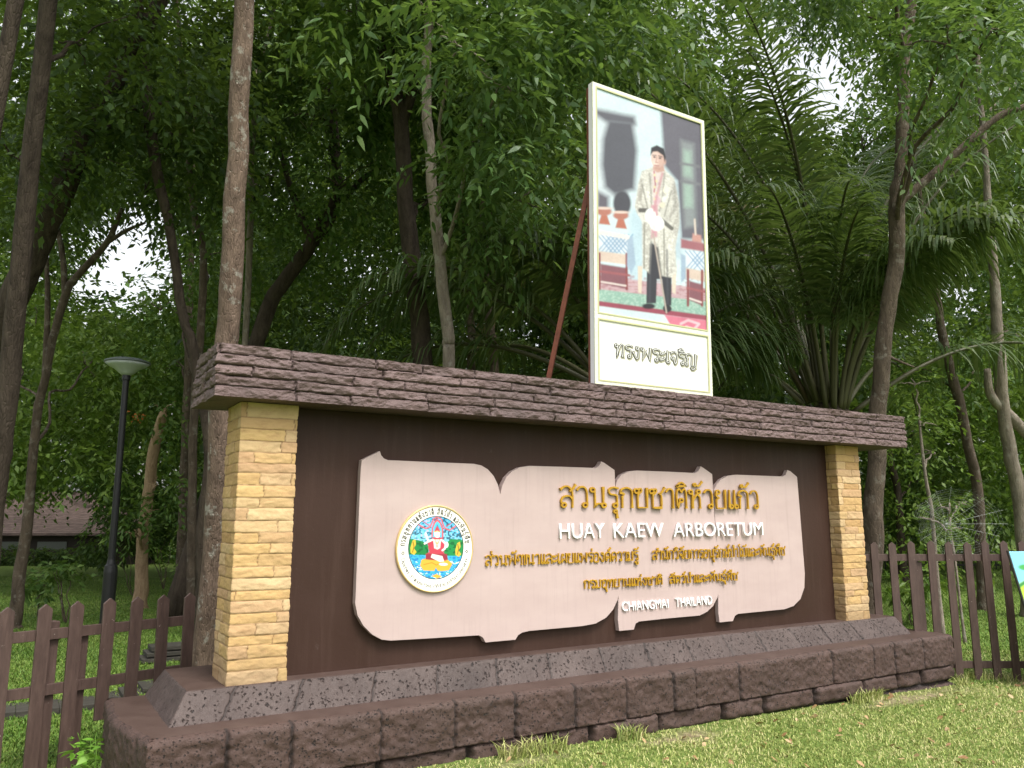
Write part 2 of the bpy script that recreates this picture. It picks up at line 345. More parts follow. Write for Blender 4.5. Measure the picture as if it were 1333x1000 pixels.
# ------------------------------------------------------------------ Thai letters as strokes (box 0..1, baseline 0)
def _c(x, y, r=.105): return [(x + r * math.cos(a), y + r * math.sin(a)) for a in np.linspace(0, 2 * PI, 13)]
K = "k"     # marks a sharp corner
G = {
 "ก": (.74, [[(.14, 0), (.14, .56, K), (.25, .66, K), (.04, .76, K), (.12, .92), (.36, 1.01), (.58, .9), (.63, .7), (.63, 0)]]),
 "ข": (.78, ["c.12,.85,.115", [(.22, .92), (.33, .98), (.37, .84), (.18, .64, K), (.18, .3), (.18, 0, K), (.66, 0, K), (.66, 1)]]),
 "ค": (.74, ["c.34,.44", [(.25, .38), (.13, .0, K), (.09, .5), (.13, .84), (.36, 1.01), (.58, .84), (.62, .5), (.62, 0)]]),
 "ง": (.62, ["c.34,.88", [(.45, .86), (.48, .6), (.47, .12), (.38, .0, K), (.3, .03), (.04, .5)]]),
 "จ": (.7, ["c.24,.46", [(.34, .44), (.38, .14), (.46, 0, K), (.56, .12), (.6, .5), (.52, .88), (.32, 1.01), (.06, .86)]]),
 "ช": (.84, ["c.12,.85,.115", [(.22, .92), (.33, .98), (.37, .84), (.18, .64, K), (.18, .3), (.18, 0, K), (.64, 0, K), (.64, .58), (.54, .74, K), (.66, .8), (.82, 1.04)]]),
 "ญ": (1.0, ["c.13,.1", [(.22, .12), (.14, .5), (.2, .64), (.04, .74), (.12, .93), (.32, 1.01), (.5, .9), (.54, .7), (.54, 0, K), (.86, 0, K), (.86, 1)], [(.5, -.16), (.6, -.3), (.78, -.26), (.86, -.12)]]),
 "ฒ": (1.05, ["c.14,.46", [(.2, .56), (.1, .8), (.24, 1.0), (.44, .9), (.5, .6), (.5, .0)], [(.5, .6), (.6, .95), (.72, .95), (.76, .7), (.76, .0, K), (.98, 0, K), (.98, 1)]]),
 "ต": (.74, ["c.34,.4", [(.25, .34), (.13, .0, K), (.09, .5), (.11, .86), (.22, 1.01), (.36, .84, K), (.5, 1.01), (.6, .86), (.62, .5), (.62, 0)]]),
 "ท": (.78, ["c.13,.86", [(.22, .8), (.23, .5), (.22, 0, K), (.3, .5), (.46, .95), (.6, .96), (.65, .8), (.65, 0)]]),
 "ธ": (.7, [[(.62, .96), (.38, 1.01), (.12, .9), (.14, .68), (.52, .62), (.6, .5), (.6, 0, K), (.12, 0, K), (.12, .3)]]),
 "น": (.84, ["c.13,.86", [(.23, .82), (.24, .4), (.24, 0, K), (.36, .18), (.56, .16)], "c.66,.1", [(.64, .2), (.64, 1)]]),
 "ป": (.76, ["c.13,.86", [(.23, .82), (.22, 0, K), (.63, 0, K), (.63, 1.4)]]),
 "ผ": (.78, ["c.26,.84", [(.15, .84), (.12, .4), (.12, 0, K), (.38, .45, K), (.64, 0, K), (.64, 1)]]),
 "พ": (.92, ["c.12,.86", [(.22, .84), (.2, 0, K), (.46, .7, K), (.74, 0, K), (.76, 1)]]),
 "ม": (.84, ["c.13,.86", [(.23, .82), (.24, .14)], "c.14,.1", [(.24, .1), (.4, .06), (.66, 0, K), (.66, 1)]]),
 "ย": (.76, ["c.2,.88", [(.1, .84), (.1, .66), (.26, .56, K), (.12, .46), (.11, .2), (.12, 0, K), (.63, 0, K), (.63, 1)]]),
 "ร": (.6, [[(.54, .96), (.3, 1.01), (.09, .9), (.13, .68), (.42, .62), (.47, .46), (.47, .2)], "c.38,.1"]),
 "ล": (.74, [[(.62, 0), (.62, .66), (.5, .94), (.3, 1.01), (.08, .86)], [(.61, .4), (.46, .54), (.22, .5), (.1, .3), (.14, .14)], "c.22,.1"]),
 "ส": (.78, [[(.62, 0), (.62, .66), (.5, .94), (.3, 1.01), (.08, .86)], [(.61, .4), (.46, .54), (.22, .5), (.1, .3), (.14, .14)], "c.22,.1", [(.5, .78), (.62, .86), (.76, 1.08)]]),
 "ว": (.66, [[(.06, .84), (.2, .99), (.4, .97), (.5, .78), (.52, .5), (.52, .16)], "c.42,.1"]),
 "ษ": (.84, ["c.13,.86", [(.23, .82), (.22, 0, K), (.63, 0, K), (.63, 1)], "c.44,.5", [(.54, .5), (.66, .5), (.8, .66)]]),
 "ห": (.84, ["c.13,.86", [(.23, .82), (.23, 0)], [(.24, .4), (.42, .66), (.5, .78)], "c.57,.88", [(.48, .72), (.62, .62), (.66, .4), (.66, 0)]]),
 "อ": (.74, ["c.24,.6", [(.14, .56), (.11, .2), (.14, 0, K), (.58, 0, K), (.62, .4), (.6, .84), (.36, 1.01), (.08, .88)]]),
 "า": (.54, [[(.06, .84), (.18, .99), (.34, .97), (.42, .78), (.42, 0)]]),
 "ะ": (.5, ["o.12,.72,.085", [(.2, .68), (.32, .7), (.42, .84)], "o.12,.22,.085", [(.2, .18), (.32, .2), (.42, .34)]]),
 "เ": (.34, [[(.13, 1), (.13, .1)], "c.22,.1"]),
 "แ": (.62, [[(.13, 1), (.13, .1)], "c.22,.1", [(.43, 1), (.43, .1)], "c.52,.1"]),
 "ไ": (.42, [[(.26, 0), (.26, 1.1), (.12, 1.26), (.08, 1.4), (.24, 1.46)]]),
 "ำ": (.54, ["o-.02,1.2,.09", [(.06, .84), (.18, .99), (.34, .97), (.42, .78), (.42, 0)]]),
 " ": (.5, []), "◆": (.7, [[(.3, .75), (.55, .45, K), (.3, .15, K), (.05, .45, K), (.3, .75)]]),
}
MK = {"ิ": [[(-.62, 1.16), (-.38, 1.36), (-.1, 1.16, K), (-.62, 1.16)]],
      "ี": [[(-.62, 1.16), (-.38, 1.36), (-.1, 1.16, K), (-.62, 1.16)], [(-.12, 1.16), (-.12, 1.46)]],
      "ื": [[(-.62, 1.16), (-.38, 1.36), (-.1, 1.16, K), (-.62, 1.16)], [(-.12, 1.16), (-.12, 1.46)], [(-.26, 1.26), (-.26, 1.46)]],
      "ั": ["o-.42,1.22,.08", [(-.34, 1.2), (-.2, 1.22), (-.04, 1.4)]],
      "ุ": ["o-.22,-.2,.075", [(-.15, -.22), (-.13, -.52)]],
      "ู": ["o-.42,-.2,.08", [(-.36, -.2), (-.34, -.42), (-.12, -.42, K), (-.12, -.14)]],
      "่": [[(-.14, 0), (-.14, .26)]], "้": ["o-.46,.1,.07", [(-.4, .08), (-.24, .04), (-.04, .26)]],
      "์": ["o-.24,.06,.08", [(-.2, .12), (-.04, .3)]]}
def _stroke(s):
    if isinstance(s, str):
        v = [float(q) for q in s[1:].split(",")]; return np.array(_c(v[0], v[1], v[2] if len(v) > 2 else .105)), True
    out = []; seg = []
    for p in s:
        seg.append(p[:2])
        if len(p) == 3: out.append(smoothpts(seg, 4) if len(seg) > 2 else np.array(seg, float)); seg = [p[:2]]
    if len(seg) > 1: out.append(smoothpts(seg, 4) if len(seg) > 2 else np.array(seg, float))
    P = out[0]
    for q in out[1:]: P = np.concatenate([P, q[1:]])
    return P, False
def thai(text):
    """-> list of clusters (x offset, advance, strokes)"""
    x = 0; out = []; upper = False
    for ch in text:
        if ch in MK:
            dy = 0
            if ch in "่้์": dy = 1.5 if upper else 1.16
            dx = -.06 if prev in "ปฟ" else 0
            for s in MK[ch]:
                P, c = _stroke(s); out[-1][2].append((P + np.array([out[-1][1] + dx, dy]), c))
            if ch in "ิีืั": upper = True
        else:
            adv, st = G[ch]; out.append([x, adv, [_stroke(s) for s in st]]); x += adv; upper = False; prev = ch
    return out, x
def ribbon(mb, P, closed, w, f, d0, d1):
    """stroke of width w: f maps (x, y, depth) to 3-D"""
    P = np.asarray(P, float)
    if closed: P = P[:-1]
    n = len(P); T = np.roll(P, -1, 0) - np.roll(P, 1, 0)
    if not closed: T[0] = P[1] - P[0]; T[-1] = P[-1] - P[-2]
    T /= np.linalg.norm(T, axis=1)[:, None] + 1e-9; Nn = np.stack([-T[:, 1], T[:, 0]], 1)
    a = np.clip(np.sum((np.roll(P, -1, 0) - P) * T, 1) / (np.linalg.norm(np.roll(P, -1, 0) - P, axis=1) + 1e-9), .55, 1)[:, None] if True else 1
    L = P + Nn * w / 2 / a; R_ = P - Nn * w / 2 / a
    if not closed: L[0] -= T[0] * w * .35; R_[0] -= T[0] * w * .35; L[-1] += T[-1] * w * .35; R_[-1] += T[-1] * w * .35
    V = np.concatenate([f(L, d0), f(R_, d0), f(L, d1), f(R_, d1)])
    m = n if closed else n - 1; i = np.arange(m); j = (i + 1) % n
    fs = [np.stack([2 * n + i, 3 * n + i, 3 * n + j, 2 * n + j], 1), np.stack([i, 2 * n + i, 2 * n + j, j], 1), np.stack([3 * n + i, n + i, n + j, 3 * n + j], 1)]
    if not closed: fs += [np.array([[0, n, 3 * n, 2 * n]]), np.array([[n - 1, 3 * n - 1, 4 * n - 1, 2 * n - 1]])]
    mb.add(V, fs)
def thai_line(name, text, x0, x1, zb, h, y, depth, w, m, parent, slant=0):
    cl, W = thai(text); sx = (x1 - x0) / W; mb = MB(); q = 0
    for cx, adv, st in cl:
        for P, c in st:
            Q = np.stack([x0 + (P[:, 0] + cx) * sx + slant * P[:, 1] * h, zb + P[:, 1] * h], 1); q += 1
            e = (q % 7) * .0004
            ribbon(mb, Q, c, w, lambda p, d: np.stack([p[:, 0], np.full(len(p), d), p[:, 1]], 1), y, y - depth - e)
    return mb.build(name, m, parent)
def latin_mesh(text, extrude):
    c = bpy.data.curves.new("lettering", "FONT"); c.body = text; c.extrude = extrude; c.resolution_u = 4; c.space_word = 1.25; c.offset = -.008
    o = bpy.data.objects.new("lettering", c); COL.objects.link(o)
    bpy.context.view_layer.update()
    me = bpy.data.meshes.new_from_object(o.evaluated_get(bpy.context.evaluated_depsgraph_get()))
    bpy.data.objects.remove(o); bpy.data.curves.remove(c); me.materials.clear()
    return me
def latin_line(name, text, x0, x1, zb, h, y, depth, m, parent, hfont=None):
    me = latin_mesh(text, .5); V = np.zeros(len(me.vertices) * 3, np.float32); me.vertices.foreach_get("co", V); V = V.reshape(-1, 3)
    V[:, 0] -= V[:, 0].min(); sx = (x1 - x0) / V[:, 0].max(); sz = h / (hfont or (V[:, 1].max() - min(0, V[:, 1].min())))
    W = np.stack([x0 + V[:, 0] * sx, y - depth * (V[:, 2] + .5), zb + V[:, 1] * sz], 1)
    me.vertices.foreach_set("co", W.astype(np.float32).ravel()); me.update()
    return link(name, me, m, parent)

# ------------------------------------------------------------------ masonry rings with real relief
def resample(path, du):
    path = np.asarray(path, float); n = len(path); P = []; NN = []; U = []; u = 0
    for i in range(n):
        a = path[i]; b = path[(i + 1) % n]; L = np.linalg.norm(b - a); t = (b - a) / L; m = max(2, int(L / du))
        nr = np.array([t[1], -t[0]])
        for k in range(m): P.append(a + t * L * k / m); NN.append(nr); U.append(u + L * k / m)
        u += L
    NN = np.array(NN); c = 0
    for i in range(n):                                        # mitre the corner columns
        L = np.linalg.norm(path[(i + 1) % n] - path[i]); m = max(2, int(L / du))
        v = NN[c] + NN[c - 1]; v = v / np.linalg.norm(v); NN[c] = v / max(.4, v @ NN[c - 1]); c += m
    return np.array(P), NN, np.array(U), u
def ring(name, path, z0, z1, disp, m, parent, du=.014, dz=.01, batter=0, top_round=0, smooth=True, matcap=None, path2=None):
    """counter-clockwise path seen from above"""
    P, NN, U, Lt = resample(path, du); nz = max(2, int((z1 - z0) / dz)); Z = np.linspace(z0, z1, nz + 1)
    UU, ZZ = np.meshgrid(U, Z, indexing="xy"); h, sid = disp(UU, ZZ, Lt)
    if top_round:
        t = np.clip((ZZ - (z1 - top_round)) / top_round, 0, 1); h = h - top_round * (1 - np.sqrt(np.maximum(0, 1 - t * t * .97)))
    h = h - batter * (ZZ - z0) / (z1 - z0)
    PX_ = np.repeat(P[None], len(Z), 0)
    if path2 is not None:
        a_ = np.asarray(path, float); b_ = np.asarray(path2, float); lo_, hi_ = a_.min(0), a_.max(0); lo2, hi2 = b_.min(0), b_.max(0)
        P2 = lo2 + (P - lo_) / (hi_ - lo_) * (hi2 - lo2); t_ = ((Z - z0) / (z1 - z0))[:, None, None]; PX_ = P[None] * (1 - t_) + P2[None] * t_
    X = PX_[:, :, 0] + NN[None, :, 0] * h; Y = PX_[:, :, 1] + NN[None, :, 1] * h; ZZ2 = ZZ
    V = np.stack([X, Y, ZZ2], -1).reshape(-1, 3); n = len(P)
    i, j = np.meshgrid(np.arange(nz), np.arange(n), indexing="ij"); j2 = (j + 1) % n
    F = np.stack([i * n + j, i * n + j2, (i + 1) * n + j2, (i + 1) * n + j], -1).reshape(-1, 4)
    caps = [np.arange(n)[::-1], nz * n + np.arange(n)]
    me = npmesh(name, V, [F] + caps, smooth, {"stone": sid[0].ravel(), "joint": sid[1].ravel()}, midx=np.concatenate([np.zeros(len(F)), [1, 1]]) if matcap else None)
    me.polygons[len(F)].use_smooth = False; me.polygons[len(F) + 1].use_smooth = False
    return link(name, me, [m, matcap] if matcap else m, parent)
def courses(zs, wmin, wmax, seed, rough, bump, groove, gw, off, warp=.006, fx=7, fz=20, joints=None, jw=.9):
    zs = np.array(zs)
    def f(U, Z, Lt):
        r = np.random.default_rng(seed); Zw = Z + warp * (fbm(U * 9, Z * 3, seed) - .47) * 2
        row = np.clip(np.searchsorted(zs, Zw) - 1, 0, len(zs) - 2)
        dr = np.minimum(np.abs(Zw - zs[row]), np.abs(zs[row + 1] - Zw))
        dr = np.where((row == 0) & (Zw - zs[0] < zs[1] - Zw), 1, dr); dr = np.where((row == len(zs) - 2) & (zs[-1] - Zw < Zw - zs[-2]), 1, dr)
        h = np.zeros_like(U); sid = np.zeros_like(U); dj = np.full(U.shape, 9.)
        for k in range(len(zs) - 1):
            if joints and k in joints: J = np.array(joints[k])
            else: J = np.cumsum(r.uniform(wmin, wmax, int(Lt / wmin) + 3)) - r.uniform(0, wmax); J = J[J < Lt - wmin * .3]
            s = row == k; Uw = U[s] + .004 * np.sin(Z[s] * 90 + k); q = np.searchsorted(J, Uw)
            rv = r.random(len(J) + 2); sid[s] = rv[q]
            lo = np.where(q > 0, J[np.clip(q - 1, 0, len(J) - 1)], -9); hi = np.where(q < len(J), J[np.clip(q, 0, len(J) - 1)], 99)
            dj[s] = np.minimum(Uw - lo, hi - Uw); h[s] = off * (rv[q] - .5) * 2
        d = np.minimum(dr, dj * .9)
        h = h + bump * (1 - np.exp(-d / .018)) - groove * np.exp(-(d / gw) ** 2)
        n1 = fbm(U * fx + sid * 31, Z * fz + sid * 17, seed + 5, 5); n2 = 1 - np.abs(fbm(U * fx * 1.7, Z * fz * 1.5, seed + 9, 4) - .47) * 4
        n3 = fbm(U * fx * 5 + 7, Z * fz * 3.2, seed + 21, 4); n4 = 1 - np.abs(fbm(U * fx * .9 + Z * 9 + sid * 11, Z * fz * .9 - U * 3, seed + 33, 3) - .44) * 5
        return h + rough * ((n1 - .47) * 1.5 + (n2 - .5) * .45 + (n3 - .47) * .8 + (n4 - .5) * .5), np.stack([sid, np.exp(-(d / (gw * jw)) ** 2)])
    return f

# ------------------------------------------------------------------ the sign monument
monument = thing("sign_monument", "long roofed stone sign structure with yellow pillars, dark brown wall and laterite plinth", "monument", (3.5, 0, -.1))
zj = [-.30, -.022, .285]
U0 = lambda x: x + .52            # plinth front starts at x = -.52
plinth = [(-.52, -.40), (7.8, -.40), (7.86, .2), (7.8, 1.0), (-.62, 1.0), (-.65, .28)]
jx_up = [a + .52 for a in (-.06, .34, .95, 1.52, 2.03, 2.58, 3.1, 3.62, 3.87, 4.42, 5.72, 6.38, 6.74, 7.25)]
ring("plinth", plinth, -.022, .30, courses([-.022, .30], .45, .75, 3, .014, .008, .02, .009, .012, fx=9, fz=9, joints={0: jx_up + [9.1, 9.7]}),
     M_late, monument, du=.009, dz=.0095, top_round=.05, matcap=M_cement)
plinth2 = [(-.49, -.37), (7.78, -.375), (7.82, .2), (7.76, .98), (-.6, .98), (-.62, .28)]
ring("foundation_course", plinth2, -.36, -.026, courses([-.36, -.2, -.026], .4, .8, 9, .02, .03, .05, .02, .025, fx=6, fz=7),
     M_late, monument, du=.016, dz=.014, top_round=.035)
jx_sl = [a + .37 for a in (-.05, .42, .98, 1.5, 2.03, 2.54, 3.1, 3.62, 4.12, 4.63, 5.1, 5.62, 6.1, 6.6, 7.0)]
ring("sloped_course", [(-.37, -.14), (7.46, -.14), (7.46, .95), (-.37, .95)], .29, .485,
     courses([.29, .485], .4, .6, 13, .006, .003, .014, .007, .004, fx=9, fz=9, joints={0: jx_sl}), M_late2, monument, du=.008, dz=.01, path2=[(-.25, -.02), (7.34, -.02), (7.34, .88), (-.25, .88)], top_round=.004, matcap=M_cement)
bm = MB(); bm.box((.40, .14, .46), (6.53, .40, 2.404)); bm.build("back_wall", M_wall, monument)
zs = [.487]; rr = np.random.default_rng(4)
while zs[-1] < 2.33: zs.append(zs[-1] + rr.uniform(.062, .088))
zs[-1] = 2.404
for k, (xa, xb, yb_) in enumerate(((0, .40, .42), (6.53, 6.93, .42))):
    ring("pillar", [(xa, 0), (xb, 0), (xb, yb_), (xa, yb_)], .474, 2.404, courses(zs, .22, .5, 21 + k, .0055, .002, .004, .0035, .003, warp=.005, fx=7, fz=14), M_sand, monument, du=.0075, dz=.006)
zb = np.linspace(2.408, 2.77, 6)
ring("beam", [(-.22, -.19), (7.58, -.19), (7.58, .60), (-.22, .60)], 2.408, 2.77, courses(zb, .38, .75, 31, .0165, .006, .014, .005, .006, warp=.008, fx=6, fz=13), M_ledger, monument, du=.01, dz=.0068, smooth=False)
settle(monument)

# ------------------------------------------------------------------ shaped name board
board = thing("name_board", "pale pink shaped board with gold Thai and white English lettering on the brown wall", "sign", (3.4, .14, .8))
c3 = lambda p: (440 + p[0] * .3, 570 + p[1] * .3)
c4 = lambda p: (700 + p[0] * .3, 570 + p[1] * .3)
B1 = [c3(p) for p in [(182, 58), (187, 76), (200, 90), (217, 97), (400, 105), (590, 113), (622, 120), (650, 137), (675, 165), (693, 202), (704, 246), (713, 208), (730, 172), (756, 145), (790, 128), (830, 122), (980, 126), (1118, 131), (1133, 122), (1143, 103), (1155, 109), (1200, 140), (1204, 240), (1222, 660), (1214, 702), (1194, 745), (1164, 780), (1118, 806), (1060, 817), (830, 838), (800, 845), (782, 856), (770, 876), (640, 888), (630, 868), (612, 857), (420, 869), (230, 880), (190, 876), (150, 855), (110, 815), (85, 770), (75, 720), (78, 650), (98, 150), (103, 97), (140, 78)]]
B2 = [c4(p) for p in [(337, 215), (345, 185), (365, 160), (395, 146), (430, 142), (560, 147), (685, 153), (697, 145), (708, 124), (719, 131), (757, 158), (762, 260), (787, 650), (781, 690), (761, 730), (735, 755), (703, 771), (560, 784), (440, 797), (425, 806), (417, 832), (354, 838), (348, 790), (352, 640)]]
B3 = [c4(p) for p in [(764, 228), (776, 203), (796, 180), (825, 165), (860, 160), (960, 164), (1064, 168), (1076, 161), (1083, 140), (1096, 145), (1125, 170), (1136, 300), (1159, 590), (1157, 650), (1140, 700), (1110, 730), (1070, 744), (970, 754), (870, 764), (856, 772), (847, 795), (789, 801), (784, 760), (783, 640)]]
YB = .085
for pts, yf in ((B1, .080), (B2, .087), (B3, .094)):
    w = np.array([at_y(x, y, yf) for x, y in pts])[:, [0, 2]]
    mb = MB(); mb.prism(w[::-1], lambda p: np.stack([p[:, 0], np.full(len(p), .1385), p[:, 1]], 1), lambda p, q=yf: np.stack([p[:, 0], np.full(len(p), q), p[:, 1]], 1))
    mb.build("board_leaf", M_panel, board)
YL = .079
def L(p, f): q = at_y(*f(p), YL - .02); return q[0], q[2]
(xa, za), (xb, zb_), (_, zt) = L((94, 300), c4), L((968, 305), c4), L((96, 210), c4)
thai_line("lettering", "สวนรุกขชาติห้วยแก้ว", xa, xb, za, (zt - za), YL, .02, .0152, M_gold, board)
(_, za), (_, zt) = L((97, 438), c4), L((97, 371), c4)
for wd, q0, q1 in (("HUAY", 97, 292), ("KAEW", 332, 548), ("ARBORETUM", 592, 980)):
    (xa, _), (xb, _) = L((q0, 435), c4), L((q1, 430), c4); latin_line("lettering", wd, xa, xb, za, zt - za, YL, .02, M_white, board)
(xa, za), (xb, _), (_, zt) = L((640, 556), c3), L((1310, 550), c3), L((640, 512), c3)
thai_line("lettering", "ส่วนพัฒนาและเผยแพร่องค์ความรู้", xa, xb, za, zt - za, YL, .013, .0088, M_gold, board)
(xa, _), (xb, _) = L((500, 535), c4), L((1080, 515), c4)
thai_line("lettering", "สำนักวิจัยการอนุรักษ์ป่าไม้และพันธุ์พืช", xa, xb, za, zt - za, YL, .013, .0088, M_gold, board)
(xa, za), (xb, _), (_, zt) = L((203, 655), c4), L((547, 642), c4), L((203, 620), c4)
thai_line("lettering", "กรมอุทยานแห่งชาติ", xa, xb, za, zt - za, YL, .013, .0088, M_gold, board)
(xa, _), (xb, _) = L((575, 642), c4), L((875, 628), c4)
thai_line("lettering", "สัตว์ป่าและพันธุ์พืช", xa, xb, za, zt - za, YL, .013, .0088, M_gold, board)
(xa, za), (xb, _), (_, zt) = L((372, 754), c4), L((572, 742), c4), L((372, 714), c4)
latin_line("lettering", "CHIANGMAI", xa, xb, za, zt - za, .086, .016, M_white, board)
(xa, _), (xb, _) = L((603, 740), c4), L((762, 727), c4)
latin_line("lettering", "THAILAND", xa, xb, za, zt - za, .086, .016, M_white, board)

# painted discs and pictures: colours computed on a fine grid of vertices
def sdf(poly, X, Y):
    poly = np.asarray(poly, float); d = np.full(X.shape, 1e9); s = np.zeros(X.shape, bool); n = len(poly)
    for i in range(n):
        ax, ay = poly[i]; bx, by = poly[(i + 1) % n]; ex, ey = bx - ax, by - ay
        t = np.clip(((X - ax) * ex + (Y - ay) * ey) / (ex * ex + ey * ey + 1e-9), 0, 1)
        d = np.minimum(d, (X - ax - t * ex) ** 2 + (Y - ay - t * ey) ** 2)
        s ^= ((ay > Y) != (by > Y)) & (X < ax + (Y - ay) / (by - ay + 1e-12) * ex)
    return np.where(s, -1, 1) * np.sqrt(d)
class Paint:
    def __init__(s, X, Y, bg): s.X, s.Y = X, Y; s.c = np.empty(X.shape + (3,)); s.c[:] = lin(bg)
    def mask(s, m, col, a=1):
        m = (m * a)[..., None]; s.c = s.c * (1 - m) + lin(col) * m
    def poly(s, p, col, soft=3, a=1): s.mask(np.clip(.5 - sdf(p, s.X, s.Y) / soft, 0, 1), col, a)
    def ell(s, cx, cy, rx, ry, col, soft=3, a=1):
        r = np.hypot((s.X - cx) / rx, (s.Y - cy) / ry); s.mask(np.clip(.5 - (r - 1) * min(rx, ry) / soft, 0, 1), col, a)
    def line(s, pts, w, col, soft=3, a=1):
        d = np.full(s.X.shape, 1e9)
        for (ax, ay), (bx, by) in zip(pts[:-1], pts[1:]):
            ex, ey = bx - ax, by - ay; t = np.clip(((s.X - ax) * ex + (s.Y - ay) * ey) / (ex * ex + ey * ey + 1e-9), 0, 1)
            d = np.minimum(d, np.hypot(s.X - ax - t * ex, s.Y - ay - t * ey))
        s.mask(np.clip(.5 - (d - w / 2) / soft, 0, 1), col, a)
# --- round crest, coordinates of a 1000-pixel enlargement
ec = at_y(490 + 500 * .15, 640 + 497 * .15, YL); el = at_y(490 + 160 * .15, 640 + 520 * .15, YL); er = at_y(490 + 832 * .15, 640 + 474 * .15, YL)
et = at_y(490 + 505 * .15, 640 + 118 * .15, YL); eb = at_y(490 + 500 * .15, 640 + 876 * .15, YL)
ex, ez = (el[0] + er[0]) / 2, (et[2] + eb[2]) / 2; ra = ((er[0] - el[0]) / 2 + (et[2] - eb[2]) / 2) / 2
crest = []
mb = MB(); th = np.linspace(0, 2 * PI, 97)[:-1]
for (r0, r1, y0, y1) in ((ra * .965, ra, YL, YL - .022),):
    i = np.arange(96); j = (i + 1) % 96
    def cc(r, y): return np.stack([ex + r * np.cos(th), np.full(96, y), ez + r * np.sin(th)], 1)
    mb.add(np.concatenate([cc(r1, y0), cc(r1, y1 + .004), cc(r1 - .004, y1), cc(r0, y1), cc(r0, y1 + .005)]), [np.stack([a * 96 + i, a * 96 + j, (a + 1) * 96 + j, (a + 1) * 96 + i], 1) for a in range(4)])
mb.build("crest_rim", M_goldrim, board, smooth=True)
nr, na = 110, 300
rr_, aa = np.meshgrid(np.linspace(0, .97, nr), np.linspace(0, 2 * PI, na, endpoint=False), indexing="ij")
uu, vv = rr_ * np.cos(aa), rr_ * np.sin(aa)
EX = 500 + 335 * uu; EY = 497 - 379 * vv - 24 * uu
p = Paint(EX, EY, "f6f2e6")
inn = lambda X, Y: np.hypot((X - 507) / 240, (Y - 488 + (X - 507) * .07) / 274)
p.mask(np.clip((1.015 - inn(EX, EY)) * 60, 0, 1), "2c3a3c")
ins = np.clip((.985 - inn(EX, EY)) * 60, 0, 1); q = Paint(EX, EY, "3fa9d8")
q.mask(np.clip((EY - 230) / 240, 0, 1), "7fc4de"); nn = vnoise(EX / 13, EY / 11, 3)
q.mask(((nn > .62) & (EY < 420)).astype(float), "12303c", .8); q.mask(((nn < .22) & (EY < 430)).astype(float), "c3a6c6", .8)
q.poly([(250, 420), (330, 430), (390, 440), (440, 480), (440, 570), (250, 560)], "1c7a3e"); q.poly([(760, 410), (640, 405), (580, 450), (570, 560), (760, 560)], "1f8344")
q.mask(((vnoise(EX / 16, EY / 16, 9) > .6) & (EY > 430) & (EY < 560)).astype(float), "0d4a2a", .7)
q.poly([(250, 560), (770, 552), (770, 780), (250, 780)], "3aa6d0"); q.mask(((vnoise(EX / 14, EY / 8, 12) > .58) & (EY > 560)).astype(float), "1e74b4", .9)
q.mask(((vnoise(EX / 12, EY / 9, 19) > .72) & (EY > 600)).astype(float), "d9efe9", .9)
for sgn, c0 in ((-1, 312), (1, 700)):
    q.poly([(c0 - 10, 440), (c0 + 14, 425), (c0 + 20, 470), (c0 + 4, 505), (c0 + 26, 535), (c0 + 6, 560), (c0 - 24, 545), (c0 - 26, 500)], "cfae3c")
    q.line([(c0 - 6, 450), (c0 + 4, 490), (c0 - 8, 540)], 7, "7c5a1e")
q.line([(330, 290), (410, 330), (450, 310), (480, 240), (505, 225), (545, 235), (575, 315), (620, 330), (690, 280)], 12, "c75a5c", 6)
q.line([(440, 300), (370, 260)], 8, "b0484e", 5); q.line([(590, 300), (650, 255)], 8, "b0484e", 5)
q.poly([(462, 400), (464, 320), (485, 262), (512, 238), (542, 265), (565, 325), (566, 400)], "c9545a", 6)
q.poly([(474, 400), (476, 322), (494, 276), (512, 258), (533, 278), (552, 325), (553, 400)], "53b4cf", 6); q.poly([(488, 390), (492, 330), (512, 285), (534, 330), (538, 390)], "2176a6", 6)
q.poly([(380, 600), (430, 580), (600, 585), (650, 620), (620, 680), (560, 690), (400, 690), (370, 650)], "e0a43c"); q.poly([(470, 735), (510, 715), (560, 735), (520, 755)], "e0a43c")
q.line([(400, 640), (470, 620), (510, 640), (560, 610)], 6, "b97a22"); q.poly([(505, 660), (530, 705), (485, 705)], "2b8fc0")
q.poly([(430, 450), (480, 400), (560, 400), (580, 450), (572, 530), (600, 560), (590, 600), (420, 595), (415, 550), (445, 530)], "b63e4e", 6)
q.poly([(420, 545), (600, 540), (610, 590), (540, 600), (415, 595)], "8e2f3e", 5); q.poly([(470, 545), (560, 560), (575, 605), (540, 612), (460, 575)], "f1dfd6", 5); q.ell(570, 630, 38, 12, "f6ece4")
q.poly([(478, 420), (545, 415), (540, 490), (515, 505), (488, 495)], "f4e3d6", 6); q.line([(492, 420), (512, 455), (534, 420)], 6, "d2a23c"); q.line([(500, 440), (512, 490), (524, 440)], 5, "a6522e")
q.line([(478, 420), (440, 440), (425, 410), (412, 372)], 15, "efe0d8", 5); q.line([(550, 420), (590, 455), (580, 495), (560, 510)], 16, "efe0d8", 5); q.line([(430, 445), (405, 460)], 15, "efe0d8"); q.ell(596, 460, 16, 26, "f2eee8")
q.ell(512, 372, 25, 32, "f6e6da"); q.poly([(484, 352), (498, 325), (512, 298), (527, 325), (541, 350), (512, 342)], "c2454a"); q.line([(484, 352), (541, 350)], 7, "d9a93c")
q.line([(503, 370), (507, 370)], 5, "3a2422"); q.line([(518, 370), (522, 370)], 5, "3a2422"); q.line([(506, 389), (519, 389)], 4, "b0484e"); q.line([(478, 408), (512, 412), (548, 405)], 13, "b63e4e")
p.c = p.c * (1 - ins[..., None]) + q.c * ins[..., None]
V = np.stack([ex + ra * uu, np.full(uu.shape, YL - .0165), ez + ra * vv], -1).reshape(-1, 3)
